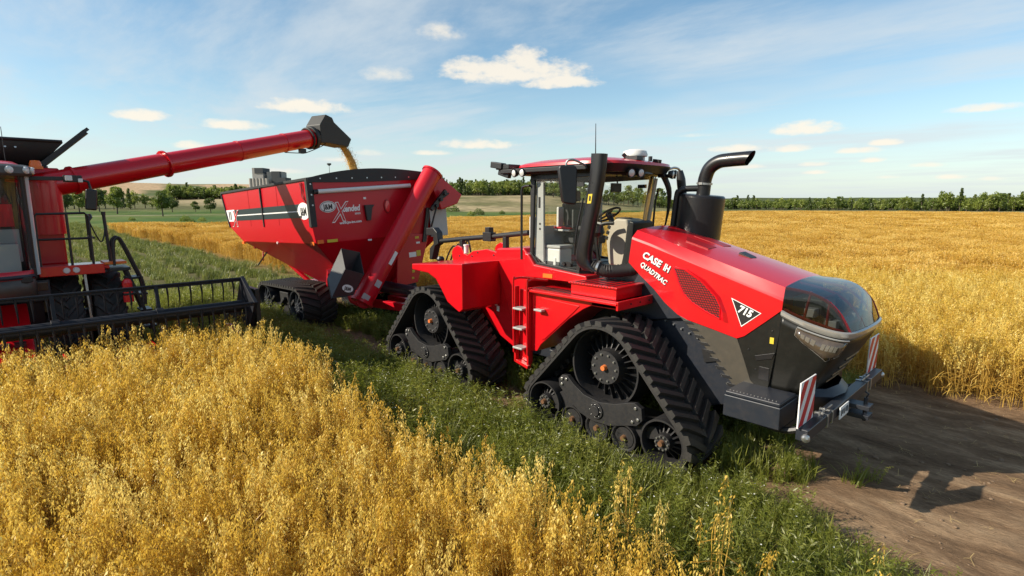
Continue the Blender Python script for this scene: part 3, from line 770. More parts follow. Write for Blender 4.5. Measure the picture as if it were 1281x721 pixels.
m = MB(); m.bx(2.60,2.612,-.52,-.20,.93,1.07); lp = build(m, 'registration_plate', WHITE, T, bevel=.003)
m = MB(); m.bx(2.58,2.60,-.40,-.32,.96,1.02); build(m, 'plate_bracket', BLK, lp)
m = MB()
for k, y in enumerate((-.47,-.42,-.36,-.30,-.25)): m.bx(2.6125,2.6145,y-.016,y+.016,.965+.01*(k%2),1.035)
build(m, 'plate_mark', TEAL, lp)
m = MB(); m.bx(2.58,2.80,-.12,.06,.86,.91); m.bx(2.58,2.80,-.12,.06,.97,1.02); m.cyl((2.74,-.03,.82),(2.74,-.03,1.10),.022,n=12); m.tube([(2.74,-.03,1.10),(2.76,-.03,1.15),(2.72,-.03,1.17)], .012, 6); build(m, 'front_hitch', NAVY, T, bevel=.006)

# ---------- exhaust (far side of the hood)
m = MB(); yc = .68
m.cyl((.13,yc,2.40),(.215,yc,3.42),.335,n=44); m.lathe([(.0,.03),(.31,.03),(.335,0),(.0,0)], (.215,yc,3.42), (.088,0,1), 40)
ex = build(m, 'exhaust_muffler', MATBLK, T, bevel=.008)
m = MB(); m.tube([(.225,yc-.0,3.44),(.235,yc,3.58),(.25,yc,3.70),(.31,yc,3.84),(.44,yc,3.925),(.60,yc,3.945),(.90,yc,3.955)], .100, 22, caps=False, smooth=5)
m.tube([(.90,yc,3.955),(.60,yc,3.945)], .092, 22, caps=False)
ep = build(m, 'exhaust_pipe', MATBLK, ex, ang=40)
# slanted outlet: cut by moving the last ring
me = ep.data
mx = max(v.co.x for v in me.vertices)
for v in me.vertices:
    if v.co.x > mx-.02: v.co.x += .62*(v.co.z-3.955)
m = MB(); m.tube([(-.20,yc-.14,2.6),(-.13,yc-.14,3.40),(-.09,yc-.13,3.50),(.0,yc-.10,3.54),(.17,yc-.04,3.545)], .048, 12, smooth=6); build(m, 'exhaust_side_pipe', BLK, ex)
m = MB(); m.lathe([(.103,0),(.116,0),(.116,.03),(.103,.03)], (.238,yc,3.60), (.08,0,1), 24); m.box((.238,yc-.11,3.615),(.05,.03,.035)); build(m, 'clamp_band', STEEL, ex)
# dashed dark plate on hood rear where muffler passes
m = MB(); m.cyl((.13,yc,2.40),(.145,yc,2.62),.365,n=32); build(m, 'muffler_collar', BLK, ex)

# ---------- air intake stack on the near side
m = MB()
def irect(c, w, d, tilt=.0): 
    x, y, z = c; return [(x-w/2,y-d/2,z-tilt*w/2),(x+w/2,y-d/2,z+tilt*w/2),(x+w/2,y+d/2,z+tilt*w/2),(x-w/2,y+d/2,z-tilt*w/2)]
S_ = [irect((-.46,-1.0,4.00),.22,.17,-.05),irect((-.495,-1.0,3.62),.21,.17,-.05),irect((-.63,-1.0,2.95),.21,.18),irect((-.70,-.99,2.60),.22,.19),irect((-.68,-.97,2.45),.24,.19),irect((-.58,-.93,2.36),.26,.18)]
def oring(r):
    c = sum((Vector(p) for p in r), Vector())/4; ex = (Vector(r[1])-Vector(r[0]))/2; ey = (Vector(r[3])-Vector(r[0]))/2; o = []
    for i in range(24):
        t = 2*math.pi*i/24; cs, sn = math.cos(t), math.sin(t); o.append(c+ex*(abs(cs)**.62*(1 if cs >= 0 else -1))+ey*(abs(sn)**.62*(1 if sn >= 0 else -1)))
    return o
OR_ = [oring(r) for r in S_]; OR_ = [[q[k] for k in range(24)] for q in OR_]
cols = [catmull([OR_[j][k] for j in range(len(OR_))], 5) for k in range(24)]; nR = len(cols[0])
m.add([cols[k][j] for j in range(nR) for k in range(24)], [(j*24+k, j*24+(k+1)%24, (j+1)*24+(k+1)%24, (j+1)*24+k) for j in range(nR-1) for k in range(24)]+[tuple(range(24)), tuple((nR-1)*24+k for k in range(24))])
it = build(m, 'air_intake_stack', MATBLK, T, ang=50)
m = MB(); m.cyl((-.492,-1.0,3.60),(-.492,-1.0,3.61),.088,n=20); build(m, 'stack_joint', GLOSSBLK, it)
yl = decal([(-.585,-1.090,3.32),(-.515,-1.090,3.325),(-.495,-1.090,3.455),(-.565,-1.090,3.45)], YEL, 'yellow_label', it, (0,-1,0), .003)
m = MB(); m.prism([(-.555,3.36),(-.525,3.36),(-.520,3.42),(-.545,3.43)],'y',-1.097,-1.0935); build(m, 'label_mark', BLK, yl)
m = MB()
hp = catmull([Vector(p) for p in ((-.60,-.93,2.44),(-.46,-.86,2.37),(-.34,-.76,2.36),(-.20,-.62,2.38),(-.05,-.50,2.42))], 8)
rr = [(.098 if i % 2 else .086) for i in range(len(hp))]
m.tube(hp, rr, 20); build(m, 'corrugated_hose', RUB, it, ang=60)
m = MB(); m.lathe([(.098,0),(.104,0),(.104,.03),(.098,.03)], (-.53,-.90,2.41), (.85,.35,-.25), 20); build(m, 'hose_clamp', STEEL, it)

# ---------- cab
def xf(z): return -.92+.24*(z-2.28)/1.49                       # near/far front pillar position
CW = .83
m = MB()
m.prism([(-2.02,2.12),(-2.06,2.30),(-2.02,2.52),(-1.94,2.50),(-1.80,2.34),(-1.0,2.28),(-.74,2.26),(-.70,2.14)],'y',-CW-.06,CW+.06)
sk = build(m, 'cab_base', RED, T, bevel=.02, seg=3)
for s in (-1,1): decal([(-1.60,s*(CW+.062),2.155),(-1.40,s*(CW+.062),2.160),(-1.40,s*(CW+.062),2.225),(-1.60,s*(CW+.062),2.22)], ORANGE, 'side_reflector', sk, (0,s,0), .006)
m = MB(); m.bx(-1.93,-.95,-CW+.03,CW-.03,2.27,2.32); build(m, 'cab_floor', DGREY, T)
m = MB()
for s in (-1,1):
    y0, y1 = s*CW, s*(CW-.05)
    m.prism([(-1.96,2.50),(-1.90,2.47),(-1.86,3.78),(-1.95,3.78)],'y',y0,y1)                       # rear pillar
    m.prism([(xf(2.28)-.07,2.27),(xf(2.28),2.27),(xf(3.79),3.79),(xf(3.79)-.07,3.79)],'y',y0,y1)      # front pillar
    m.prism([(-1.95,3.68),(xf(3.68),3.71),(xf(3.79),3.79),(-1.95,3.79)],'y',s*(CW+.001),s*(CW-.051))
    m.prism([(-1.95,2.49),(-1.80,2.335),(xf(2.28),2.275),(xf(2.28),2.315),(-1.78,2.375),(-1.93,2.52)],'y',s*(CW+.001),s*(CW-.051))
m.bx(-1.955,-1.90,-CW+.05,CW-.05,3.68,3.785); m.bx(-1.955,-1.92,-CW+.05,CW-.05,2.44,2.60)
cf = build(m, 'cab_frame', BLK, T, bevel=.006)
m = MB()
for s in (-1,1):
    m.prism([(-1.905,2.48),(-1.70,2.37),(-1.72,3.66),(-1.868,3.68)],'y',s*(CW-.055),s*(CW-.10))
m.mi = 1
m.prism([(xf(2.3)-.02,2.30),(xf(2.3)+.08,2.30),(xf(3.7)+.08,3.72),(xf(3.7)-.04,3.72)],'y',CW-.055,CW-.14)
each(m, 'pillar_trim', [GREYP,BEIGE], cf, bevel=.01)
m = MB()
for s in (-1,):
    m.bx(-1.82,-1.78,-CW+.049,-CW+.054,3.25,3.42); m.bx(-1.80,-1.77,-CW+.049,-CW+.054,2.98,3.01); m.bx(-1.80,-1.77,-CW+.049,-CW+.054,2.90,2.93)
build(m, 'pillar_vent', BLK, cf)
for s in (-1,1):
    m = MB(); m.add([(-1.93,s*(CW-.02),2.50),(-1.79,s*(CW-.02),2.36),(xf(2.3)-.03,s*(CW-.02),2.30),(xf(3.7)-.03,s*(CW-.02),3.71),(-1.91,s*(CW-.02),3.70)], [(0,1,2,3,4)])
    build(m, 'side_window', GLASS, T)
    # rubber tinted lower strip of the window with latch
    m = MB(); m.cyl((-1.22,s*(CW-.01),2.40),(-1.22,s*(CW+.015),2.40),.028,n=14); m.cyl((-1.10,s*(CW-.01),2.39),(-1.10,s*(CW+.015),2.39),.028,n=14); m.bx(-1.25,-1.07,s*(CW-.012),s*(CW-.03),2.36,2.43)
    m.tube([(xf(2.5)-.10,s*(CW+.03),2.55),(xf(2.9)-.11,s*(CW+.06),2.9),(xf(3.4)-.10,s*(CW+.03),3.4)], .014, 6, smooth=4)
    m.bx(-1.02,-.86,s*(CW+.006),s*(CW-.02),3.57,3.63)
    each(m, 'window_fitting', BLK, cf)
rows = []
for v in range(7):
    z = 2.28+1.50*v/6; row = []
    for u in range(13):
        t = -1+2*u/12; row.append((xf(z)-.01+.33*(1-t*t)*(1-.25*t*t), t*(CW-.01), z))
    rows.append(row)
m = MB(); m.grid(rows); build(m, 'windscreen', GLASS, T, ang=80)
m = MB(); m.tube(rows[0], .03, 6); m.tube([Vector(p)+Vector((.0,0,-.01)) for p in rows[-1]], .035, 6); build(m, 'windscreen_seal', BLK, cf)
m = MB(); m.add([(-1.935,-CW+.05,2.58),(-1.935,CW-.05,2.58),(-1.925,CW-.05,3.69),(-1.925,-CW+.05,3.69)], [(0,1,2,3)]); build(m, 'rear_window', GLASS, T)
# roof
m = MB()
def ring(z, sx, sy, xo=0, n=36, e=4.2):
    out = []
    for i in range(n):
        t = 2*math.pi*i/n; c, s = math.cos(t), math.sin(t)
        out.append((-1.34+xo+sx*abs(c)**(2/e)*(1 if c >= 0 else -1), sy*abs(s)**(2/e)*(1 if s >= 0 else -1), z))
    return out
RR = [ring(3.885,1.05,.97),ring(3.925,1.04,.96),ring(3.955,.95,.88,-.02),ring(4.00,.70,.66,-.04),ring(4.015,.38,.35,-.05)]
m.add([p for r in RR for p in r], [(i*36+k, i*36+(k+1)%36, (i+1)*36+(k+1)%36, (i+1)*36+k) for i in range(4) for k in range(36)]+[tuple(4*36+k for k in range(36)), tuple(range(36))[::-1]])
roof = build(m, 'roof', RED, T, ang=28)
m = MB(); a = ring(3.77,1.00,.92); b = ring(3.882,1.06,.98); m.hull(a, b); build(m, 'roof_rim', BLK, roof, ang=50)
m = MB(); m.bx(-2.62,-2.30,-.98,-.70,3.87,3.95); m.bar((-2.72,-.95,3.96),(-2.45,-.95,3.92),.12,.10); m.bx(-2.50,-.70,-.985,-.94,3.80,3.87)
m.bar((-2.6,-.9,3.86),(-2.35,-.9,3.79),.08,.14); build(m, 'roof_bracket', BLK, roof, bevel=.012)
def worklight(c, d, r=.062):
    m = MB(); c = Vector(c); d = Vector(d).normalized()
    m.lathe([(.0,-.07),(r*.8,-.06),(r*1.12,0),(r*1.05,.02),(r*.92,.015),(0,.012)], c, d, 20, closed=False)
    w = build(m, 'work_light', BLK, roof)
    m = MB(); m.lathe([(.0,.028),(r*.6,.024),(r*.9,.012)], c, d, 20, closed=False); build(m, 'lamp_lens', LENS, w)
for c, d in (((-.30,-.46,3.755),(1,-.35,-.12)),((-.26,-.28,3.76),(1,-.2,-.12)),((-.27,.62,3.765),(1,.3,-.1)),((-2.16,-.99,3.80),(-.2,-1,-.1)),((-1.98,-.99,3.80),(-.1,-1,-.1)),((-.33,.80,3.775),(1,.6,-.1))):
    worklight(c, d)
m = MB(); m.bx(-.50,-.30,-.40,-.1,3.72,3.775); m.bx(-.46,-.34,.5,.75,3.72,3.775); m.bx(-2.2,-1.9,-.985,-.93,3.85,3.87); each(m, 'lamp_bracket', BLK, roof, bevel=.008)
m = MB(); m.lathe([(.0,.14),(.10,.135),(.17,.11),(.19,.06),(.185,.03),(.0,.03)], (-.62,.10,4.0), (0,0,1), 32, closed=False); m.bx(-.72,-.52,-.02,.22,3.93,4.04)
build(m, 'satnav_receiver', OFFW, roof)
m = MB(); m.bx(-.60,-.40,-.18,-.02,3.96,4.02); m.tube([(-.62,-.12,4.0),(-.66,-.16,4.06)], .03, 8); m.cyl((-.36,.12,3.95),(-.36,.12,4.02),.03,n=10); m.bar((-.3,.3,3.95),(-.42,.32,3.97),.06,.05); each(m, 'antenna_foot', BLK, roof)
m = MB(); m.cyl((-1.30,0,4.0),(-1.30,0,4.10),.022,.014,8); m.cyl((-1.30,0,4.10),(-1.31,0,4.58),.009,.005,6); build(m, 'antenna', BLK, roof)
# mirrors
def mirror(s):
    m = MB(); m.tube([(-.72,s*.98,3.86),(-.80,s*1.16,3.93),(-.86,s*1.22,3.90),(-.87,s*1.22,3.80)], .017, 8, smooth=5); arm = build(m, 'mirror_arm', STEEL, T)
    m = MB(); a = []; b = []
    for (u, z) in ((-.5,0),(-.44,.06),(.40,.06),(.5,0),(.42,-.56),(.34,-.62),(-.26,-.60),(-.36,-.55)):
        p = Vector((-.87,s*1.22,3.80)); q = Vector((.16,-s*.20 if s<0 else .20,0)).normalized()
        q = Vector((.55,s*-.85,0)).normalized(); p = p+q*(u*.27)+Vector((.05*(-z),0,z*.80)); a.append(p); b.append(p+Vector((.85,s*.55,0)).normalized()*.11)
    m.hull(a, b); build(m, 'mirror_housing', BLK, arm, bevel=.025, seg=3)
mirror(-1)
m = MB(); m.tube([(-.55,.95,3.86),(-.52,1.12,3.90),(-.50,1.25,3.86),(-.50,1.3,3.72)], .02, 8, smooth=5); arm = build(m, 'mirror_arm', STEEL, T)
m = MB(); m.tube([(-.52,1.28,3.86),(-.50,1.30,3.72),(-.48,1.32,3.55),(-.42,1.34,3.40)], [.05,.075,.075,.03], 12, smooth=4); build(m, 'mirror_housing', BLK, arm)
m = MB(); m.tube([(-.44,.62,3.78),(-.38,.72,3.55),(-.40,.78,3.3),(-.44,.79,3.05),(-.5,.80,2.82)], [.05,.045,.03,.018,.012], 8, smooth=4); each(m, 'wiper', BLK, cf)
# rear handrail loop
m = MB(); m.tube([(-2.12,-.86,2.40),(-2.12,-.86,3.52),(-2.10,-.86,3.58),(-2.02,-.86,3.60),(-1.94,-.86,3.60)], .020, 8); m.tube([(-2.06,.86,2.40),(-2.06,.86,3.52),(-1.96,.86,3.58)], .018, 8); m.tube([(-.78,.90,2.4),(-.74,.92,3.3),(-.70,.92,3.5),(-.66,.86,3.55)], .018, 8, smooth=3); each(m, 'handrail', BLK, T)
m = MB(); m.bx(-2.10,-2.06,-.70,-.52,2.75,3.10); build(m, 'rear_marker_panel', OFFW, T, bevel=.01)
# interior
m = MB(); m.box((-1.55,.08,2.72),(.52,.52,.14)); m.box((-1.76,.08,3.02),(.14,.50,.62),Matrix.Rotation(R(-8),3,'Y')); m.box((-1.80,.08,3.44),(.10,.28,.18),Matrix.Rotation(R(-8),3,'Y')); m.cyl((-1.55,.08,2.32),(-1.55,.08,2.66),.14,n=16); m.box((-1.5,-.26,2.92),(.36,.10,.08))
seat = build(m, 'seat', SEATM, T, bevel=.035, seg=3)
m = MB(); m.bx(-1.86,-1.81,-.30,-.16,2.85,3.26); m.bx(-1.90,-1.55,-.34,-.18,2.86,2.90); build(m, 'seat_side_panel', OFFW, seat, bevel=.015)
m = MB(); m.bx(-1.86,-1.50,-.36,-.12,2.905,2.935); build(m, 'armrest_edge', BRED, seat, bevel=.01)
m = MB(); m.bx(-1.48,-1.44,-.36,-.10,2.92,3.22); build(m, 'terminal_screen', DGREY, T, bevel=.012)
m = MB(); m.bx(-1.90,-1.40,-.72,.75,2.322,2.335); m.prism([(-1.91,2.32),(-1.86,2.32),(-1.87,2.80),(-1.91,2.80)],'y',-.74,-.30); m.bx(-1.92,-1.88,-.74,.74,2.32,2.95); build(m, 'rear_shelf', GREYP, T, bevel=.02)
# steering console with beige shell
sh = [(-.92,2.35),(-.98,2.72),(-.93,2.98),(-.80,3.09),(-.60,3.08),(-.56,2.98),(-.60,2.6),(-.62,2.32)]
m = MB(); m.prism(sh,'y',-.10,.36); con = build(m, 'steering_console', BEIGE, T, bevel=.035, seg=3)
m = MB(); m.prism([(-.66,2.32),(-.60,2.62),(-.565,2.98),(-.52,3.06),(-.44,3.04),(-.46,2.6),(-.50,2.32)],'y',-.14,.40); build(m, 'console_back', BLK, con, bevel=.02)
m = MB(); 
for k in range(3): m.box((-.965+.022*k,-.105,2.78+.085*k),(.05,.012,.055),Matrix.Rotation(R(18),3,'Y')); m.box((-.985+.03*k,.05,2.78+.085*k),(.02,.16,.055),Matrix.Rotation(R(18),3,'Y'))
m.bx(-.84,-.66,-.06,.16,3.082,3.10); each(m, 'console_vent', BLK, con, bevel=.004)
m = MB(); 
cc = Vector((-1.08,.10,3.14)); dd = Vector((-.55,0,.83)).normalized(); aa = Vector((0,1,0)); bb = dd.cross(aa)
m.tube([cc+aa*(.20*math.cos(2*math.pi*i/28))+bb*(.20*math.sin(2*math.pi*i/28)) for i in range(29)], .018, 8, caps=False)
for i in range(3): a = 2*math.pi*i/3; m.bar(cc,cc+aa*(.20*math.cos(a))+bb*(.20*math.sin(a)),.04,.02,up=dd)
m.cyl(cc-dd*.02,cc+dd*.03,.05,n=14); m.tube([cc,(-.98,.10,2.98),(-.88,.10,2.70)], .045, 10); build(m, 'steering_wheel', BLK, con)
m = MB(); m.tube([(-.95,-.30,2.4),(-1.0,-.32,2.85),(-.90,-.30,3.0),(-.72,-.26,3.02)], .03, 8, smooth=4); m.lathe([(0,.10),(.10,.06),(.13,-.04),(.08,-.10),(0,-.12)], (-.92,-.42,2.92), (0,0,1), 18, closed=False); build(m, 'control_lever', BLK, con)
m = MB(); m.tube([(-1.02,.2,3.76),(-1.0,.2,3.64)], .015, 6); m.bx(-1.05,-1.0,.08,.32,3.50,3.64); build(m, 'interior_mirror', BLK, T, bevel=.01)
# cool box on the shelf
cb_ = thing('cool_box', 'white cool box with a grey lid, standing inside the tractor cab behind the side window', 'cool box', (-1.62,-.56,2.33))
m = MB(); m.box((-1.62,-.56,2.47),(.42,.30,.28)); build(m, 'box_body', OFFW, cb_, bevel=.03, seg=3)
m = MB(); m.box((-1.62,-.56,2.635),(.44,.32,.05)); build(m, 'box_lid', GREYP, cb_, bevel=.015)
m = MB(); m.bx(-1.83,-1.41,-.72,-.70,2.34,2.40); m.mi = 1; m.bx(-1.75,-1.70,-.722,-.70,2.345,2.46); m.bx(-1.54,-1.49,-.722,-.70,2.345,2.46); build(m, 'box_handle', [DGREY,OFFW], cb_, bevel=.004)

# ---------- near side platform, storage box, ladder
def platform(s):
    m = MB()
    m.prism([(-1.62,2.0),(.17,2.0),(.17,1.935),(-.30,1.93),(-.44,1.86),(-.70,1.68),(-1.24,1.20),(-1.32,1.08),(-1.44,1.06),(-1.50,1.3),(-1.62,1.95)],'y',s*1.31,s*.60)
    m.bx(-.30,.15,s*.60,s*1.31,1.93,2.0)
    p = build(m, 'side_tank', RED, T, bevel=.012)
    m = MB(); m.prism([(-1.22,1.93),(-.50,1.90),(-.62,1.78),(-1.16,1.30),(-1.22,1.28)],'y',s*1.312,s*1.322); build(m, 'tank_panel', RED, p, bevel=.008)
    m = MB(); m.bx(-1.45,.20,s*1.25,s*1.40,2.0,2.035); m.bx(.17,.205,s*.32,s*1.40,1.94,2.06); m.bx(-1.62,-.75,s*.90,s*1.26,2.0,2.02); tr = build(m, 'walkway', RED, p, bevel=.006)
    m = MB()
    for k in range(8): m.bx(-1.55+.1*k,-1.49+.1*k,s*.93,s*1.22,2.021,2.024)
    build(m, 'tread_slot', BLK, tr)
    m = MB(); m.bx(-.76,.03,s*.36,s*1.20,2.03,2.185); m.bx(-.79,.06,s*.33,s*1.23,2.187,2.212); bx_ = build(m, 'storage_step', RED, p, bevel=.006)
    m = MB()
    for k in range(7): m.bx(-.70+.105*k,-.665+.105*k,s*.37,s*1.18,2.213,2.216)
    for k in range(16): m.bx(-.75+.05*k,-.735+.05*k,s*1.226,s*1.232,2.195,2.208)
    build(m, 'tread_slot', BLK, bx_)
    m = MB()
    for k in range(4): m.cyl((.206,s*(.45+.22*k),2.0),(.212,s*(.45+.22*k),2.0),.014,n=8)
    build(m, 'hole', BLK, tr)
    # ladder
    m = MB()
    for x in (-1.74,-1.46): m.bx(x-.018,x+.018,s*1.30,s*1.38,.84,2.05)
    m.bx(-1.72,-1.48,s*1.24,s*1.29,.86,2.0); m.bar((-1.74,s*1.34,.86),(-1.46,s*1.34,.80),.08,.05)
    for x in (-1.74,-1.44): m.tube([(x,s*1.40,1.0),(x,s*1.42,2.10),(x+.02,s*1.40,2.17),(x+.04,s*1.28,2.18),(x+.05,s*1.02,2.14)], .018, 8, smooth=4)
    ld = build(m, 'ladder', RED, T, bevel=.006)
    m = MB()
    for z in (1.10,1.41,1.72): m.bx(-1.70,-1.50,s*1.30,s*1.47,z-.015,z+.015)
    m.bx(-1.30,-1.14,s*1.33,s*1.42,1.73,1.76)
    each(m, 'step_tread', STEP, ld, bevel=.006)
platform(-1); platform(1)

# ================================================================== GRAIN CART
GX = -11.2
G = thing('grain_cart', 'red grain cart on rubber tracks with a dark striped side, hitched behind the tractor', 'grain cart', (GX,0,0))
gx = lambda x: GX+x
HW = 1.88
FX = 3.15      # front face
m = MB()
def rect(x0, x1, w, z, zr=None): zr = z if zr is None else zr; return [(gx(x0),-w,zr),(gx(x1),-w,z),(gx(x1),w,z),(gx(x0),w,zr)]
r0 = rect(-3.25,FX,HW,3.80); r1 = rect(-2.75,FX,HW+.02,2.74); r2 = rect(-1.95,FX-.02,HW-.04,2.33); r3 = rect(.55,2.15,.55,.98)
i0 = rect(-3.21,FX-.04,HW-.04,3.80); i1 = rect(-2.71,FX-.04,HW-.03,2.76); i2 = rect(-1.9,FX-.06,HW-.10,2.38)
rings = [i2,i1,i0,r0,r1,r2,r3]
vs = [p for r in rings for p in r]
fs = [(a*4+k, a*4+(k+1)%4, (a+1)*4+(k+1)%4, (a+1)*4+k) for a in range(len(rings)-1) for k in range(4)]
fs += [(0,1,2,3), tuple(4*(len(rings)-1)+k for k in range(4))]
m.add(vs, fs)
hop = build(m, 'hopper', CARTRED, G, bevel=.012)
m = MB()
m.add([(gx(-3.15),-HW+.06,3.55),(gx(FX-.06),-HW+.06,3.55),(gx(FX-.06),HW-.06,3.55),(gx(-3.15),HW-.06,3.55)], [(0,1,2,3)])
rows = []
for i in range(15):
    x = -3.1+6.1*i/14; rows.append([(gx(x),-1.80+3.6*j/10,3.30+.55*math.exp(-((x-1.2)**2/3+(-1.8+.36*j)**2/1.6))) for j in range(11)])
mm = MB(); mm.grid(rows); build(mm, 'grain_load', GRAIN, G)
# black rim and arched front tarp bow
m = MB()
for s in (-1,1): m.bar((gx(-3.26),s*HW,3.82),(gx(FX),s*HW,3.82),.07,.06)
m.bar((gx(-3.26),-HW,3.82),(gx(-3.26),HW,3.82),.07,.06)
for s in (-1,1): m.bx(gx(FX-.005),gx(FX+.02),s*(HW-.10),s*(HW+.03),2.72,3.83); m.bx(gx(FX-.10),gx(FX+.02),s*(HW+.025),s*(HW+.045),2.72,3.83)
m.bar((gx(-3.27),-HW-.01,3.82),(gx(-2.76),-HW-.03,2.76),.05,.05,up=(0,1,0))
m.bx(gx(.10),gx(.15),-HW-.045,-HW-.01,2.75,3.80)
build(m, 'rim_trim', TARP, hop, bevel=.006)
m = MB(); n = 24
top = [(-HW-.02+2*(HW+.02)*i/n, 3.83+.20*math.sin(math.pi*min(1,(i/n)**.85))+.04*i/n) for i in range(n+1)]
m.prism(top+[(HW+.02,3.78),(HW*.3,3.74),(-HW*.4,3.72),(-HW-.02,3.74)],'x',gx(FX+.012),gx(FX+.04)); ta = build(m, 'tarp_bow', TARP, hop)
m = MB()
for k in range(9): y = -1.6+.4*k; m.cyl((gx(FX+.04),y,3.82),(gx(FX+.05),y,3.82),.018,n=8)
for k in range(3): m.cyl((gx(FX+.02),-HW+.04,3.70-.24*k),(gx(FX+.03),-HW+.04,3.70-.24*k),.02,n=8)
build(m, 'rivet', STEEL, ta)
# roof slope behind the bow
m = MB()
for k in range(4):
    xx = gx(FX-.15-1.6*k); m.tube([(xx,-HW+.03,3.8),(xx,-1.0,3.96),(xx,0,4.02),(xx,1.0,3.98),(xx,HW-.03,3.84)], .022, 6, smooth=4)
each(m, 'tarp_hoop', TARP, hop)
m = MB(); m.tube([(gx(FX+.07),-1.76,3.52),(gx(FX+.07),.80,3.60)], .052, 16); m.mi = 1; m.cyl((gx(FX+.07),-1.79,3.52),(gx(FX+.07),-1.71,3.522),.056,n=16); build(m, 'rolled_tarp_tube', [OFFW,BLK], G)
# front face fittings
fx = gx(FX+.004)
def fdecal(y, z, w, h, mt, nm='reflector', th=.006): return decal([(fx,y-w/2,z-h/2),(fx,y+w/2,z-h/2),(fx,y+w/2,z+h/2),(fx,y-w/2,z+h/2)], mt, nm, hop, (1,0,0), th)
ovl = decal(oval((fx,-1.47,3.17),.20,.135,(0,1,.03),(0,0,1)), OFFW, 'maker_oval', hop, (1,0,0), .004)
decal(oval((fx+.004,-1.47,3.17),.185,.12,(0,1,.03),(0,0,1)), TEAL, 'oval_ring', ovl, (1,0,0), .002)
decal(oval((fx+.006,-1.47,3.17),.175,.108,(0,1,.03),(0,0,1)), OFFW, 'oval_field', ovl, (1,0,0), .002)
lettering('J&M', .17, BLK, ovl, (fx+.010,-1.47,3.11), (0,1,.03), (0,0,1), .002, bold=.004, align='CENTER', sx=.80)
lettering('X', .66, WHITE, hop, (fx,-1.40,2.80), (0,1,.03), (0,0,1), .004, shear=.42, bold=.016, sx=.72)
lettering('X', .66, CARTRED, hop, (fx+.004,-1.398,2.803), (0,1,.03), (0,0,1), .003, shear=.42, bold=-.004, sx=.72)
lettering('-tended', .20, WHITE, hop, (fx,-1.16,3.03), (0,1,.03), (0,0,1), .004, shear=.2, bold=.007, sx=.80)
lettering('SERIES', .055, WHITE, hop, (fx,-.80,2.95), (0,1,.03), (0,0,1), .003, bold=.001)
lettering('www.jm-inc.com', .085, WHITE, hop, (fx,-1.22,2.74), (0,1,.03), (0,0,1), .003, bold=.003)
fdecal(-.50,3.33,.07,.05,WHITE); fdecal(-.47,2.30,.10,.04,WHITE)
fdecal(-1.74,2.37,.14,.085,ORANGE); fdecal(-1.45,2.37,.26,.07,YEL)
m = MB(); m.prism([(-.55,3.16),(-.28,3.16),(-.36,3.08),(-.42,2.78),(-.52,2.78)],'x',fx,fx+.08); build(m, 'hand_hold', BLK, hop, bevel=.008)
lz = decal(oval((fx,.10,3.10),.085,.17,(0,1,0),(0,0,1)), DRED, 'lamp_surround', hop, (1,0,0), .03); decal(oval((fx+.03,.10,3.10),.065,.145,(0,1,0),(0,0,1)), REDLENS, 'red_lamp', lz, (1,0,0), .015)
# ladder panel, board and stickers on the right of the auger
m = MB(); m.prism([(.35,2.40),(1.30,2.30),(.82,1.05),(.15,1.0)],'x',gx(FX-.02),gx(FX+.03)); fpan = build(m, 'front_brace_panel', CARTRED, G, bevel=.01)
def pd(y, z, w, h, mt, nm='sticker'): return decal([(gx(FX+.034),y-w/2,z-h/2),(gx(FX+.034),y+w/2,z-h/2),(gx(FX+.034),y+w/2,z+h/2),(gx(FX+.034),y-w/2,z+h/2)], mt, nm, fpan, (1,0,0), .004)
pd(.90,2.24,.12,.06,YEL); pd(.92,2.10,.12,.05,WHITE); pd(.72,1.80,.22,.13,WHITE); pd(.91,1.82,.13,.15,YEL); pd(.70,1.52,.07,.05,YEL); pd(.70,1.36,.08,.08,YEL); pd(.67,1.18,.07,.05,YEL)
m = MB(); m.bx(gx(FX+.06),gx(FX+.09),1.34,1.90,2.22,2.94); bd = build(m, 'grey_board', GREYP, G, bevel=.01)
m = MB()
for y in (1.24,1.30): m.bar((gx(FX+.05),y+.06,3.0),(gx(FX+.05),y-.16,2.1),.05,.04,up=(1,0,0))
each(m, 'board_frame', BLK, bd)
# side stripes (dark band with a white line), maker oval and big decal
def side(x0, x1, z0, z1, mt, nm, y=HW+.003, th=.004, parent=None, tilt=0.):
    f = lambda z: -y-(.02 if False else .0)-.019*(3.80-z)
    return decal([(gx(x0),f(z0),z0),(gx(x1),f(z0+tilt),z0+tilt),(gx(x1),f(z1+tilt),z1+tilt),(gx(x0),f(z1),z1)], mt, nm, parent or hop, (0,-1,0), th)
for (a, b) in ((-2.20,.09),(.16,2.62)):
    st = side(a, b, 2.95, 3.27, TEAL, 'stripe'); side(a, b, 3.085, 3.115, WHITE, 'stripe_line', y=HW+.008, th=.002, parent=st)
yv = lambda z, o=.004: -HW-o-.019*(3.80-z)
ov = decal(oval((gx(2.78),yv(3.10,.006),3.10),.33,.20,(1,0,0),(0,-.019,1)), WHITE, 'maker_oval', hop, (0,-1,0), .005)
lettering('J&M', .27, BLK, ov, (gx(2.78),yv(3.1,.014),3.00), (1,0,0), (0,0,1), .002, bold=.004, align='CENTER', sx=.75)
wp = decal([(gx(-2.98),yv(3.28),3.28),(gx(-2.22),yv(3.28),3.28),(gx(-2.22),yv(2.93),2.93),(gx(-2.80),yv(2.93),2.93)], WHITE, 'white_patch', hop, (0,-1,0), .004)
lettering('11', .30, BLK, wp, (gx(-2.78),yv(3.1,.012),3.0), (1,0,0), (0,0,1), .002, bold=.02)
lettering('X', .66, WHITE, wp, (gx(-2.50),yv(3.1,.012),2.79), (1,0,0), (0,0,1), .003, shear=.45, bold=.02)
lettering('X', .66, CARTRED, wp, (gx(-2.50),yv(3.1,.016),2.79), (1,0,0), (0,0,1), .003, shear=.45, bold=.004)
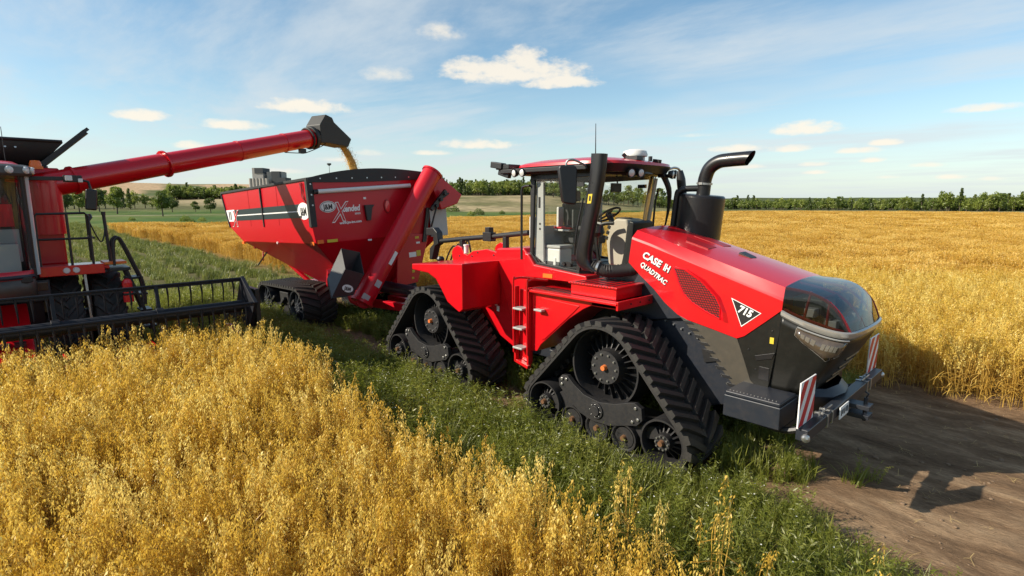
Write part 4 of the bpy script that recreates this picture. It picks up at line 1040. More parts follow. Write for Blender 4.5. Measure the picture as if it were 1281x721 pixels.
for x in (-.9,1.2): side(x,x+.01,2.78,3.78,DRED,'panel_seam',th=.003)
m = MB(); m.bx(gx(-1.9),gx(-1.72),-HW-.02,-HW+.03,2.26,2.33); m.bx(gx(2.95),gx(3.13),-HW-.02,-HW+.0,2.30,2.38); each(m, 'amber_reflector', ORANGE, hop)
m = MB(); m.cyl((gx(.9),-HW-.0,2.33),(gx(.9),-HW-.03,2.33),.03,n=12); build(m, 'reflector', WHITE, hop)
m = MB(); m.box((gx(-1.55),-1.35,2.12),(.55,.16,.18)); m.box((gx(-1.95),-1.5,2.18),(.10,.12,.2)); m.bar((gx(-1.5),-1.45,2.1),(gx(-1.2),-1.6,1.75),.04,.04); each(m, 'rear_lamp_bar', DRED, G, bevel=.01)
m = MB(); m.bar((gx(-.95),-1.55,2.0),(gx(-1.25),-1.75,1.62),.03,.03); build(m, 'sample_chute', BLK, G)
m = MB(); m.tube([(gx(2.85),-HW-.03,3.75),(gx(2.85),-HW-.05,3.45),(gx(2.95),-HW-.03,3.3)], .02, 6); m.tube([(gx(2.75),-HW-.03,3.74),(gx(2.9),-HW-.045,3.4)], .015, 6); each(m, 'tarp_crank', DRED, hop)
# frame, axle, drawbar
m = MB(); m.bx(gx(-1.2),gx(2.6),-.75,.75,.82,1.0); m.bx(gx(-.5),gx(.9),-1.2,1.2,.75,.95)
for s in (-1,1): m.bar((gx(2.2),s*.6,.9),(gx(2.9),s*1.0,2.3),.10,.10,up=(0,1,0)); m.bar((gx(.2),s*.7,.9),(gx(-1.2),s*1.3,2.1),.10,.10,up=(0,1,0)); m.bar((gx(1.0),s*.7,.95),(gx(2.6),s*1.35,1.6),.12,.12,up=(0,1,0))
m.bar((gx(2.5),-.32,.62),(gx(5.1),-.10,.62),.14,.20); m.bar((gx(2.5),.32,.62),(gx(5.1),.10,.62),.14,.20); m.bx(gx(4.9),gx(5.5),-.14,.14,.52,.66)
build(m, 'chassis', CARTRED, G, bevel=.012)
m = MB(); m.tube([(gx(2.0),-.02,1.05),(gx(3.0),-.02,1.02),(gx(5.0),-.02,.95)], .16, 20); m.tube([(gx(5.0),-.02,.95),(gx(5.5),-.02,.92)], .08, 14); build(m, 'drive_shaft_cover', NAVY, G)
# cart tracks
def cart_track(s):
    yc = s*1.28
    m = MB(); m.bx(gx(-1.1),gx(1.1),yc-.12,yc+.12,.45,.65); m.bx(gx(-.3),gx(.3),yc-.3,yc+.3,.55,.9)
    for i in range(3): m.bar((gx(-.9+.7*i),yc-s*-.35,.5),(gx(-.5+.7*i),yc-s*-.35,.75),.08,.10,up=(0,1,0))
    tf = build(m, 'track_carrier', IRON, G, bevel=.02)
    c = [(1.12,.58,.47),(-1.12,.58,.47),(.4,.34,.23),(-.4,.34,.23)]
    build(make_belt(c, .46, gx(0), yc, lh=.05, pitch=.17, skew=.20, lw=.075), 'track_belt', [RUB,LUG], tf, ang=35)
    for x in (1.12,-1.12):
        m = MB(); wheel(m, gx(x), yc-.42, yc+.42, .58, .462, 10, hub=.14); m.mi = 1; bolts(m, gx(x), yc-.40, .58, .10, 8); build(m, 'idler_wheel', [NAVY,STEEL], tf)
    for x in (.40,-.40):
        m = MB(); m.cyl((gx(x),yc-.42,.34),(gx(x),yc+.42,.34),.228,n=28); build(m, 'track_roller', IRON, tf)
cart_track(-1); cart_track(1)
# folded unloading auger across the front
m = MB()
A0 = Vector((gx(FX+.45),-1.10,.86)); A1 = Vector((gx(FX+.42),1.30,3.92))
ad = (A1-A0).normalized()
m.cyl(A0, A1, .245, n=36); m.cyl(A0-ad*.02, A0+ad*.06, .28, n=36); m.cyl(A1-ad*.05, A1, .27, n=36)
au = build(m, 'unloading_auger', CARTRED, G)
m = MB()                                                     # hinge wedge at the top
m.prism([(1.18,3.78),(1.42,3.95),(2.30,3.30),(2.12,3.06),(1.55,2.92),(1.45,3.2)],'x',gx(FX+.16),gx(FX+.34)); build(m, 'auger_elbow', CARTRED, au, bevel=.03)
m = MB(); m.bar((gx(FX+.50),1.62,3.42),(gx(FX+.50),1.10,2.95),.10,.08,up=(1,0,0)); m.tube([(gx(FX+.45),1.75,3.35),(gx(FX+.5),1.35,3.1),(gx(FX+.45),1.1,2.5)], .025, 6, smooth=4)
for k in range(3): m.cyl((gx(FX+.44),1.25+.15*k,3.04+.15*k),(gx(FX+.60),1.25+.15*k,3.04+.15*k),.045,n=10)
each(m, 'hinge_cylinder', BLK, au)
m = MB(); m.cyl((gx(FX-.5),-.75,.85),(gx(FX+.45),-1.02,.90),.20,n=20); build(m, 'auger_boot', CARTRED, au)
pa = Vector((gx(FX+.45)+.248,0,0))
def audecal(t, w, h, mt, off=0.):
    c = A0.lerp(A1, t)+Vector((.246,0,0)); u = ad*h/2; v = Vector((0,ad.z,-ad.y))*w/2; c = c+Vector((0,ad.z,-ad.y))*off
    decal([c-u-v,c+u-v,c+u+v,c-u+v], mt, 'sticker', au, (1,0,0), .006)
audecal(.14,.15,.17,GREYP,.02); audecal(.33,.09,.36,OFFW,.05); audecal(.03,.2,.14,GREYP,-.1)
# black open-topped spout hood at the auger's end
O1, O2, O4, O3 = [Vector(p) for p in ((-7.62,-1.46,2.20),(-7.62,-1.00,2.06),(-7.12,-1.66,1.77),(-7.12,-1.21,1.59))]
B4, B3, B1 = [Vector(p) for p in ((-7.12,-2.07,1.15),(-7.12,-1.53,1.15),(-7.62,-1.89,1.54))]; B2 = B1+(O2-O1)*1.05
m = MB()
def slab(P, th=.022):
    cc = sum(P, Vector())/len(P); n = (P[1]-P[0]).cross(P[2]-P[0]).normalized(); ctr = (O1+O2+O3+O4+B1+B2+B3+B4)/8
    if n.dot(ctr-cc) < 0: n = -n
    m.hull(P, [p+n*th for p in P])
for P in ([O1,O4,B4,B1],[O4,O3,B3,B4],[O3,O2,B2,B3],[O2,O1,B1,B2],[B1,B4,B3,B2]): slab(P)
spt = build(m, 'spout_hood', BLK, G, bevel=.006)
fn_ = (O3-O4).cross(B4-O4).normalized(); fn_ = fn_ if fn_.x > 0 else -fn_
fu = (O3-O4).normalized(); fv = fn_.cross(fu); fc = O4*.25+O3*.25+B4*.25+B3*.25-fv*.10
decal(oval(fc+fn_*.001,.135,.085,fu,fv), OFFW, 'maker_oval', spt, fn_, .004)
lettering('J&M', .12, BLK, spt, fc+fn_*.006-fv*.045, fu, fv, .002, bold=.003, align='CENTER', sx=.8)
G.rotation_euler = (R(2.5), R(-2.3), 0); G.location = (-11.05, .20, 0)

# ================================================================== COMBINE HARVESTER
KX, KY = -9.5, -7.6
K_ = thing('combine_harvester', 'red combine harvester with a dark reel and a raised red unloading tube, at the left', 'combine harvester', (KX,KY,0))
def mir(y): return 2*KY-y
# body
m = MB()
m.prism([(-9.35,2.15),(-9.35,3.72),(-9.6,3.95),(-12.2,3.95),(-14.6,3.4),(-15.6,2.9),(-15.7,1.7),(-13.0,1.3),(-10.0,1.4)],'y',KY-1.45,KY+1.45)
bd = build(m, 'body', RED, K_, bevel=.04, seg=3)
m = MB()
for z in (3.20,): m.bx(-9.36,-9.345,-6.78,-6.16,z-.01,z+.01)
for x in (-10.6,-11.9,-13.2): m.bx(x-.01,x+.01,KY+1.445,KY+1.458,1.8,3.9)
each(m, 'panel_seam', DRED, bd)
decal([(-9.347,-6.62,3.40),(-9.347,-6.46,3.40),(-9.347,-6.46,3.62),(-9.347,-6.62,3.62)], YEL, 'yellow_label', bd, (1,0,0))
m = MB(); m.prism([(-9.6,3.95),(-12.2,3.95),(-12.2,4.02),(-9.6,4.02)],'y',KY-1.35,KY+1.35); build(m, 'tank_deck', BLK, bd)
m = MB(); m.prism([(-9.2,3.7),(-9.45,3.98),(-9.9,3.98),(-9.9,3.6)],'y',-6.9,-6.1); build(m, 'deck_hood', RED, bd, bevel=.03)
# flared tank extension
m = MB()
b = [(-9.7,KY-1.18,3.98),(-9.7,KY+1.18,3.98),(-12.0,KY+1.18,3.98),(-12.0,KY-1.18,3.98)]
t = [(-9.45,KY-1.60,4.47),(-9.45,KY+1.60,4.47),(-12.4,KY+1.6,4.5),(-12.4,KY-1.6,4.5)]
for i in range(4): m.add([b[i],b[(i+1)%4],t[(i+1)%4],t[i]], [(0,1,2,3)])
fl = build(m, 'tank_extension', TARP, bd, solid=.03, fix=False)
m = MB()
for s in (1,-1):
    q = [(-9.7,KY+s*1.2,3.99),(-12.0,KY+s*1.2,3.99),(-12.3,KY+s*1.95,4.68),(-9.5,KY+s*1.95,4.68)]
    m.add(q, [(0,1,2,3)])
each(m, 'tank_flap', TARP, fl, solid=.05, fix=False)
m = MB()
for s in (1,-1):
    m.bar((-9.64,KY+s*1.18,3.95),(-9.44,KY+s*1.98,4.70),.10,.09); m.bar((-9.46,KY+s*1.93,4.68),(-9.46,KY+s*2.02,4.76),.08,.06)
m.tube([(-9.44,KY-1.6,4.48),(-9.44,KY+1.6,4.48)], .03, 8)
each(m, 'flap_rib', BLK, fl)
m = MB()
for i in range(14): m.cyl((-9.52,KY-.9+.14*i,4.34),(-9.49,KY-.9+.14*i,4.345),.018,n=8)
build(m, 'rivet', STEEL, fl)
m = MB(); m.cyl((-9.1,-6.85,3.95),(-9.1,-6.85,4.65),.008,.005,6); build(m, 'antenna', BLK, K_)
m = MB(); m.lathe([(0,.12),(.07,.11),(.09,.05),(.09,0),(0,0)], (-9.2,-6.45,3.98), (0,0,1), 20, closed=False); m.box((-9.2,-6.45,3.96),(.26,.2,.05)); build(m, 'beacon', ORANGE, K_)
# cab
CX = KY
fr = lambda z: -7.75+.10*(z-2.2)
m = MB()
for s in (1,-1):
    y0, y1 = CX+s*.92, CX+s*.85
    m.prism([(fr(2.15)-.45,2.15),(fr(2.15)-.33,2.15),(fr(3.8)-.33,3.8),(fr(3.8)-.45,3.8)],'y',y0,y1)
    m.prism([(-9.35,2.15),(-9.23,2.15),(-9.23,3.8),(-9.35,3.8)],'y',y0,y1)
    m.prism([(-9.35,2.05),(fr(2.1)-.3,2.05),(fr(2.2)-.3,2.22),(-9.35,2.22)],'y',y0+s*.001,y1)
m.bx(-9.35,-9.25,CX-.85,CX+.85,2.05,3.8); m.bx(-9.35,-7.9,CX-.85,CX+.85,2.0,2.1)
kc = build(m, 'cab_frame', BLK, K_, bevel=.012)
m = MB(); rows = []
for v in range(9):
    z = 2.10+1.68*v/8
    rows.append([(fr(z)-.40+.42*math.cos(t*math.pi/2*.95)*(1-.10*abs(v-4)/4), CX+.88*math.sin(t*math.pi/2*.95)/math.sin(math.pi/2*.95), z) for t in [-1+2*u/16 for u in range(17)]])
m.grid(rows); build(m, 'windscreen', GLASS, kc, ang=80)
m = MB(); m.tube([r[-1] for r in rows], .045, 8); m.tube([r[0] for r in rows], .045, 8); m.tube(rows[0], .05, 8); build(m, 'screen_frame', NAVY, kc)
m = MB(); m.tube([Vector(r[-1])+Vector((-.10,.05,0)) for r in rows], .05, 8); build(m, 'door_edge', PALEBLUE, kc)
for s in (1,-1):
    m = MB(); m.add([(-9.25,CX+s*.89,2.2),(fr(2.2)-.42,CX+s*.89,2.2),(fr(3.75)-.42,CX+s*.89,3.75),(-9.25,CX+s*.89,3.75)], [(0,1,2,3)]); build(m, 'side_window', GLASS, kc)
m = MB(); rows2 = [Vector((p[0]+.012,CX+(p[1]-CX)*1.01,p[2])) for p in rows[0]]
m.grid([[Vector((p[0]+.014,CX+(p[1]-CX)*1.015,z)) for p in rows[0]] for z in (1.70,1.9,2.12)]); build(m, 'lower_cowl', OLIVE, kc, solid=.02, ang=60)
m = MB(); m.grid([[Vector((p[0]+.02+.006,CX+(p[1]-CX)*1.02,z)) for p in rows[0]] for z in (2.06,2.12,2.20)]); build(m, 'red_cowl_band', RED, kc, solid=.012, ang=60)
m = MB(); rr_ = []
for (z, k) in ((3.76,1.0),(3.80,1.06),(3.90,1.05),(3.94,.96)):
    rr_.append([(fr(3.8)-.40+.50*k*math.cos(t*math.pi/2), CX+1.0*k*math.sin(t*math.pi/2), z) for t in [-1+2*u/16 for u in range(17)]]+[(-9.5,CX+1.0*k,z),(-9.5,CX-1.0*k,z)])
for a, b2 in zip(rr_[:-1], rr_[1:]): m.hull(a, b2)
kr = build(m, 'roof', DGREY, K_, ang=40)
m = MB(); m.hull([(p[0]-.06,CX+(p[1]-CX)*.93,3.945) for p in rr_[-1]], [(p[0]-.2,CX+(p[1]-CX)*.85,4.0) for p in rr_[-1]]); build(m, 'roof_top', RED, kr, bevel=.01)
for t in (.25,.5,.72,.88,-.3,-.6):
    c = Vector((fr(3.8)-.40+.53*math.cos(t*math.pi/2), CX+1.06*math.sin(t*math.pi/2), 3.85)); d = Vector((math.cos(t*math.pi/2),math.sin(t*math.pi/2),0))
    m = MB(); m.lathe([(0,.02),(.05,.015),(.06,0),(.06,-.03)], c, d, 16, closed=False); build(m, 'work_light', LENS, kr)
# inside the cab
m = MB(); m.box((-8.85,CX,2.55),(.5,.5,.15)); m.box((-9.08,CX,2.95),(.14,.5,.7)); m.cyl((-8.85,CX,2.1),(-8.85,CX,2.5),.14); m.box((-8.45,CX,2.55),(.12,.16,.8)); m.tube([(-8.5,CX+.2*math.cos(i*.45),2.98+.2*math.sin(i*.45)) for i in range(15)], .018, 6); build(m, 'seat', SEATM, K_, bevel=.03)
m = MB(); m.bx(-9.22,-9.19,CX-.8,CX+.8,2.25,2.85); m.bx(-8.9,-8.5,CX+.45,CX+.75,2.1,2.62); build(m, 'cab_back_trim', GREYP, K_, bevel=.02)
m = MB(); m.bx(-9.185,-9.18,CX-.75,CX+.75,2.9,3.3); build(m, 'cab_back_panel', BRED, K_)
# mirror arm and mirror
m = MB(); m.bar((-8.3,-6.72,3.74),(-8.3,-6.10,3.75),.08,.07); m.box((-8.3,-6.02,3.75),(.16,.26,.12)); m.tube([(-8.3,-5.95,3.74),(-8.3,-5.80,3.70),(-8.3,-5.78,3.55)], .025, 8); ma = build(m, 'mirror_arm', BLK, K_, bevel=.008)
m = MB(); m.box((-8.3,-5.79,3.38),(.09,.17,.38),Matrix.Rotation(R(-6),3,'X')); build(m, 'mirror_housing', BLK, ma, bevel=.03, seg=3)
m = MB(); m.box((-8.21,-6.08,3.755),(.03,.10,.09)); m.box((-8.21,-5.92,3.72),(.03,.07,.07)); each(m, 'work_light', LENS, ma, bevel=.01)
# platform, rails and ladder
m = MB(); m.bx(-9.3,-8.42,-6.66,-5.62,2.10,2.16); m.bx(-8.44,-8.38,-6.64,-5.70,2.02,2.20); pf = build(m, 'platform', RED, K_, bevel=.01)
for y in (-6.26,-6.12):
    m = MB(); m.lathe([(0,.02),(.045,.018),(.055,0),(.055,-.02)], (-8.375,y,2.11), (1,0,0), 16, closed=False); build(m, 'step_light', LENS, pf)
m = MB()
def rail(pts, r=.021): m.tube(pts, r, 8, smooth=0)
rail([(-8.45,-6.60,2.2),(-8.45,-6.60,3.08),(-8.45,-6.57,3.13),(-8.45,-5.90,3.14),(-8.45,-5.85,3.08),(-8.45,-5.85,2.2)])
rail([(-8.45,-6.60,2.68),(-8.45,-5.85,2.68)]); rail([(-8.45,-6.16,2.2),(-8.45,-6.16,3.13)]); rail([(-9.2,-5.80,2.2),(-9.2,-5.80,3.1),(-8.6,-5.80,3.1),(-8.5,-5.80,3.06),(-8.45,-5.85,3.0)]); rail([(-9.2,-5.80,2.68),(-8.45,-5.80,2.68)])
rail([(-8.6,-5.57,2.2),(-8.6,-5.60,3.12)], .028); m.cyl((-8.6,-5.60,3.10),(-8.6,-5.60,3.16),.035,n=10)
m.tube([(-8.45,-5.85,3.0),(-8.5,-5.75,2.7),(-8.55,-5.68,2.6),(-8.58,-5.62,2.75),(-8.6,-5.60,3.0)], .012, 6, smooth=5)
for dx in (0,.30):
    m.tube([(-8.35-dx,-5.55,2.15),(-8.35-dx,-5.53,2.55),(-8.35-dx,-5.48,2.66),(-8.35-dx,-5.40,2.62),(-8.35-dx,-5.22,2.1),(-8.35-dx,-5.12,1.75),(-8.35-dx,-5.12,1.35)], .024, 8, smooth=5)
build(m, 'railing', BLK, pf)
m = MB(); m.bx(-9.0,-8.36,-5.64,-5.30,2.04,2.10); m.mi = 1; m.bx(-8.9,-8.40,-5.70,-5.35,2.17,2.22); each(m, 'side_step', [BLK,ORANGE], pf, bevel=.01)
m = MB()
for k in range(4): m.bx(-8.85,-8.45,-5.30+.05*k,-5.10+.05*k,1.85-.33*k,1.89-.33*k)
for x in (-8.85,-8.45): m.bar((x,-5.36,2.05),(x,-5.0,.75),.05,.07,up=(1,0,0))
build(m, 'ladder', BLK, K_, bevel=.006)
m = MB(); m.cyl((-8.42,-5.38,1.42),(-8.42,-5.38,1.80),.085,n=18); m.lathe([(.085,0),(.06,.06),(.03,.08),(0,.08)], (-8.42,-5.38,1.80), (0,0,1), 18, closed=False); m.mi = 1; m.bx(-8.50,-8.33,-5.47,-5.29,1.56,1.60); m.bx(-8.46,-8.38,-5.42,-5.34,1.88,1.93); build(m, 'fire_extinguisher', [REDLENS,BLK], K_, bevel=.006)
m = MB(); m.bx(-9.4,-9.0,-6.75,-6.55,1.5,2.05); m.box((-8.55,-6.62,1.82),(.22,.22,.30)); m.mi = 1; m.box((-8.42,-6.62,1.86),(.03,.16,.16)); each(m, 'axle_box', [NAVY,AMBER], K_, bevel=.015)
# tyres
def tyre(xc, yc, zc, r, w, rim, lug=22, nm='wheel'):
    m = MB(); h = w/2
    m.lathe([(rim,-h*.85),(r*.80,-h),(r*.93,-h*.92),(r*.965,-h*.7),(r*.97,0),(r*.965,h*.7),(r*.93,h*.92),(r*.80,h),(rim,h*.85)], (xc,yc,zc), (0,1,0), 56)
    m.mi = 1
    for i in range(lug):
        for s in (-1,1):
            a0 = 2*math.pi*(i+(.5 if s > 0 else 0))/lug; st = []
            for u in (1.0,.8,.5,.2,-.06):
                a = a0+(1-u)*.30; y = s*h*u; ring_ = []
                rr0 = r*(.955 if u < .9 else .90); rr1 = r*(1.02 if u < .9 else .975)
                for da, rr1_ in ((-.045,rr0),(-.032,rr1),(.032,rr1),(.045,rr0)):
                    ring_.append((xc+rr1_*math.sin(a+da),yc+y,zc+rr1_*math.cos(a+da)))
                st.append(ring_)
            for p, q in zip(st[:-1], st[1:]): m.hull(p, q)
    t_ = build(m, nm, [TYRE,TYRE], K_, ang=40)
    m = MB(); m.lathe([(rim,-h*.5),(rim,h*.7),(rim*.9,h*.7),(rim*.82,h*.1),(.16,.05),(.16,-h*.3),(rim*.85,-h*.4)], (xc,yc,zc), (0,1,0), 40); build(m, 'rim', STEEL, t_)
    return t_
for yy in (-5.64,-6.30): tyre(-9.5,yy,1.02,1.02,.52,.55)
for yy in (-5.64,-6.30): tyre(-9.5,mir(yy),1.02,1.02,.52,.55)
for yy in (-6.4,mir(-6.4)): tyre(-13.6,yy,.70,.70,.45,.36,18)
m = MB(); m.cyl((-9.5,-5.5,1.02),(-9.5,mir(-5.5),1.02),.20,n=20); m.cyl((-13.6,-6.3,.7),(-13.6,mir(-6.3),.7),.12,n=16); m.bx(-9.8,-9.2,KY-1.0,KY+1.0,.8,1.6); each(m, 'axle', NAVY, K_)
m = MB(); m.bar((-8.7,-5.98,2.0),(-8.65,-5.96,.9),.04,.06,up=(1,0,0)); build(m, 'wheel_spacer', STEEL, K_)
# unloading tube
P0 = Vector((-9.40,-6.05,3.72)); E_ = Vector((-.266,.964,0)); 
def ap(s, z): return P0+E_*s+Vector((0,0,z-3.72))
Pend = ap(6.0,5.14); udir = (Pend-P0).normalized()
m = MB(); m.cyl(P0-udir*.5, Pend, .235, n=36); m.lathe([(.235,0),(.29,0),(.29,.04),(.235,.04)], P0.lerp(Pend,.31), udir, 36)
m.cyl(P0-udir*.35+Vector((0,0,-.9)), P0-udir*.35+Vector((0,0,.1)), .27, n=30); m.lathe([(.235,0),(.27,0),(.27,.05),(.235,.05)], P0.lerp(Pend,.02), udir, 36)
for t in (.60,.82): m.lathe([(.235,0),(.246,0),(.246,.05),(.235,.05)], P0.lerp(Pend,t), udir, 36)
ua = build(m, 'unloading_tube', RED, K_, ang=40)
m = MB()
for i in range(10):
    a = 2*math.pi*i/10; o = udir.orthogonal().normalized(); o2 = udir.cross(o); c = P0.lerp(Pend,.31)+(o*math.cos(a)+o2*math.sin(a))*.265; m.cyl(c-udir*.02,c+udir*.06,.014,n=6)
build(m, 'flange_bolt', RED, ua)
m = MB(); nA = E_.cross(Vector((0,0,1))).normalized()
sp0 = [(5.93,5.46),(6.15,5.76),(6.38,5.70),(6.44,5.58),(7.06,5.17),(6.93,4.93),(6.20,4.98),(5.95,4.96)]
m.hull([ap(a,b)-nA*.30 for a, b in sp0], [ap(a,b)+nA*.30 for a, b in sp0]); m.lathe([(.24,0),(.31,0),(.31,.12),(.24,.12)], Pend-udir*.18, udir, 32); m.lathe([(.24,0),(.30,0),(.30,.05),(.24,.05)], Pend-udir*.30, udir, 32)
build(m, 'spout', TARP, ua, bevel=.03, seg=3)
m = MB(); cA = P0.lerp(Pend,.90); m.box(cA+Vector((.25,0,-.30)),(.14,.16,.12)); m.tube([P0.lerp(Pend,.82)+Vector((.1,0,-.25)),cA+Vector((.25,-.1,-.36)),cA+Vector((.25,.1,-.34)),Pend+Vector((.15,.1,-.25)),Pend+Vector((.1,.3,-.1))], .012, 6, smooth=4); build(m, 'spout_lamp', BLK, ua)
# header (mounted on the front)
YL, YR = -4.02, -11.2
m = MB()
m.prism([(-7.35,.28),(-7.30,.70),(-7.12,.76),(-7.08,.70),(-7.05,.40),(-6.7,.24),(-6.1,.18),(-6.1,.15),(-7.2,.2)],'y',YR,YL)
for y in (YL,YR): m.prism([(-7.4,.2),(-7.35,.95),(-7.0,1.0),(-6.3,.80),(-5.6,.42),(-5.2,.2),(-6.1,.14)],'y',y,y+.05)
hd = build(m, 'header', RED, K_, bevel=.012)
m = MB(); m.prism([(-8.9,1.3),(-8.7,1.55),(-7.35,.80),(-7.35,.30),(-8.9,.8)],'y',KY-.75,KY+.75); build(m, 'feeder_house', RED, K_, bevel=.02)
m = MB(); 
for k in range(7): m.bx(-7.9+.0*k,-7.6,KY-.7+.2*k,KY-.55+.2*k,.98,1.04)
each(m, 'feeder_slot', BLK, K_)
m = MB(); m.cyl((-6.75,YR+.1,.62),(-6.75,YL-.05,.62),.22,n=24); 
for s, y0, y1 in ((1,YL-.05,KY+.7),(-1,YR+.1,KY-.7)):
    n_ = 90; pts = []
    for i in range(n_): a = i*.5*s; y = y0+(y1-y0)*i/n_; pts.append((y,a))
    for (ya, aa_), (yb, ab) in zip(pts[:-1], pts[1:]):
        pp = lambda r, y, a: (-6.75+r*math.cos(a), y, .62+r*math.sin(a))
        m.add([pp(.2,ya,aa_),pp(.33,ya,aa_),pp(.33,yb,ab),pp(.2,yb,ab)], [(0,1,2,3)])
build(m, 'header_auger', RED, hd)
RX, RZ, RR_ = -5.75, 1.55, .48
NB, PH = 4, R(103)
m = MB(); m.cyl((RX,YR+.15,RZ),(RX,YL-.06,RZ),.10,n=20)

reel = build(m, 'reel', REELM, hd)
for k in range(NB):
    a = PH+2*math.pi*k/NB; cx_, cz_ = RX+RR_*math.cos(a), RZ+RR_*math.sin(a)
    m = MB(); m.cyl((cx_,YR+.15,cz_),(cx_,YL-.06,cz_),.022,n=10); m.bx(cx_-.008,cx_+.008,YR+.15,YL-.06,cz_-.05,cz_)
    y = YR+.2
    while y < YL-.1:
        m.tube([(cx_,y,cz_),(cx_+.01,y+.008,cz_-.17),(cx_-.05,y+.012,cz_-.36)], [.017,.014,.008], 6); y += .165
    build(m, 'reel_bat', REELM, reel)
for y in (YL-.05,YL-1.35,-6.65,-8.0,-9.3,YR+.2):
    m = MB(); w_ = .05 if y != YL-.05 else .10
    for k in range(NB):
        a = PH+2*math.pi*k/NB; b_ = PH+2*math.pi*(k+1)/NB
        m.bar((RX,y,RZ),(RX+RR_*math.cos(a),y,RZ+RR_*math.sin(a)),w_,.06,up=(0,1,0)) if False else m.bar((RX,y,RZ),(RX+RR_*math.cos(a),y,RZ+RR_*math.sin(a)),.035,w_,up=(0,1,0))
        if y == YL-.05: m.hull([(RX,y-.03,RZ),(RX+RR_*1.08*math.cos(a),y-.03,RZ+RR_*1.08*math.sin(a)),(RX+RR_*1.08*math.cos(b_),y-.03,RZ+RR_*1.08*math.sin(b_))],[(RX,y+.03,RZ),(RX+RR_*1.08*math.cos(a),y+.03,RZ+RR_*1.08*math.sin(a)),(RX+RR_*1.08*math.cos(b_),y+.03,RZ+RR_*1.08*math.sin(b_))])
    m.cyl((RX,y-.05,RZ),(RX,y+.05,RZ),.13,n=16)
    build(m, 'reel_spider', REELM, reel, bevel=.005)
m = MB(); m.bar((-7.2,YL+.03,1.10),(RX,YL+.02,RZ-.05),.05,.12); m.tube([(-7.0,YL+.03,.9),(-6.3,YL+.03,1.28)], .03, 8); m.bx(-6.0,-5.55,YL+.04,YL+.12,1.15,1.85); build(m, 'reel_arm', BLK, hd, bevel=.015)
m = MB(); m.prism([(-6.2,.75),(-5.5,.35),(-5.0,.10),(-6.2,.12)],'y',YL-.02,YL+.14); m.tube([(-6.2,YL+.08,.95),(-5.6,YL+.08,.6),(-5.0,YL+.06,.12)], .025, 6); each(m, 'crop_divider', RED, hd, bevel=.02)

# ------------------------------------------------------------------ falling grain
m = MB(); pts = [ap(6.92,5.02),ap(7.16,4.75),ap(7.32,4.45),ap(7.40,4.15),ap(7.43,3.8)]
pts = catmull([Vector(p) for p in pts], 6); m.tube(pts, [.085]*5+[.10]*5+[.115]*15, 14)
for i in range(2600):
    t = random.random(); p = pts[min(len(pts)-1, int(t*len(pts)))]; a = random.uniform(0,6.28); r_ = abs(random.gauss(0,.085))+.05
    c = p+E_*(r_*math.cos(a))+nA*(r_*math.sin(a))+Vector((0,0,random.uniform(-.1,.1))); q = .008
    m.add([c+Vector((q,0,0)),c+Vector((-q,q,0)),c+Vector((-q,-q,0)),c+Vector((0,0,2.4*q))], [(0,1,3),(1,2,3),(2,0,3),(0,2,1)])
gs = build(m, 'grain_stream', GRAIN, None, ang=70); tag(gs, 'stream of golden grain pouring from the black spout into the grain cart', 'grain', kind='stuff')

# ================================================================== LAND
CX0, CY0 = CAM_POS[0], CAM_POS[1]
def sm(a, b, x): t = np.clip((x-a)/(b-a), 0, 1); return t*t*(3-2*t)
FWD = Vector((math.cos(YAW)*math.cos(PITCH), math.sin(YAW)*math.cos(PITCH), -math.sin(PITCH)))
RGT = Vector((math.sin(YAW), -math.cos(YAW), 0)); UPV = RGT.cross(FWD)
def vnoise(x, y, s, o=4):
    return np.array([noise.fractal(Vector((a/s, b/s, 3.7)), 1.0, 2.0, o) for a, b in zip(np.ravel(x), np.ravel(y))]).reshape(np.shape(x))
def edge_d(az):      # far edge of the standing oats seen from the camera's spot
    return np.interp(az, [60,95,112,118,128,140,150,165,172,178,200], [150,160,150,140,108,84,76,70,78,88,90])
def hgt(x, y):
    dx = np.asarray(x)-CX0; dy = np.asarray(y)-CY0; d = np.hypot(dx, dy); az = np.degrees(np.arctan2(dy, dx))
    az = np.where(az < -90, az+360, az)
    L = sm(140, 158, az); M_ = sm(118, 134, az)*(1-sm(146, 154, az)); Rr = 1-sm(112, 128, az)
    z = L*(4.6*sm(175,420,d)+19*sm(430,760,d)+10*sm(800,1800,d))
    z = z+M_*(6.0*sm(150,265,d)+6.5*sm(265,420,d)+8*sm(420,1400,d))
    z = z+Rr*(5*sm(300,900,d)+10*sm(900,2200,d))
    return z
# rings and spokes about the photograph's spot, dense where it looks
angs = np.radians(np.concatenate([np.arange(70, 200, .75), np.arange(200, 430, 5.)]))
rads = np.concatenate([[0.01], np.geomspace(3, 60, 26), np.geomspace(62, 900, 90), np.geomspace(950, 5000, 14)])
A_, Q_ = np.meshgrid(angs, rads); X_ = CX0+Q_*np.cos(A_); Y_ = CY0+Q_*np.sin(A_)
Z_ = hgt(X_, Y_)
nb = vnoise(X_, Y_, 90.); nb2 = vnoise(X_+500, Y_, 22.)
Z_ = Z_+np.where(Q_ > 170, nb*1.3*sm(170, 400, Q_), 0)
Z_ = np.where(Q_ < 22, -.05, Z_-.05*(1-sm(22, 30, Q_)))
az = np.degrees(A_); az = np.where(az > 250, az-360, az)
def mixv(a, b, t): return a+(b-a)*t[..., None]
col = np.zeros(X_.shape+(3,))+np.array([.115,.080,.050])
col = mixv(col, np.array([.105,.095,.040]), ((X_ < -6) & (Y_ < 3)).astype(float)*sm(12, 26, Q_))
ed = edge_d(az)
infield = (Y_ > 2.5) & (Q_ < ed) & (Q_ > 8)
col = mixv(col, np.array([.22,.14,.045]), infield.astype(float))
mead = sm(-2, 2, Q_-np.where((Y_ < 2.5), 88, ed))
g1 = np.array([.055,.105,.020]); g2 = np.array([.115,.145,.038])
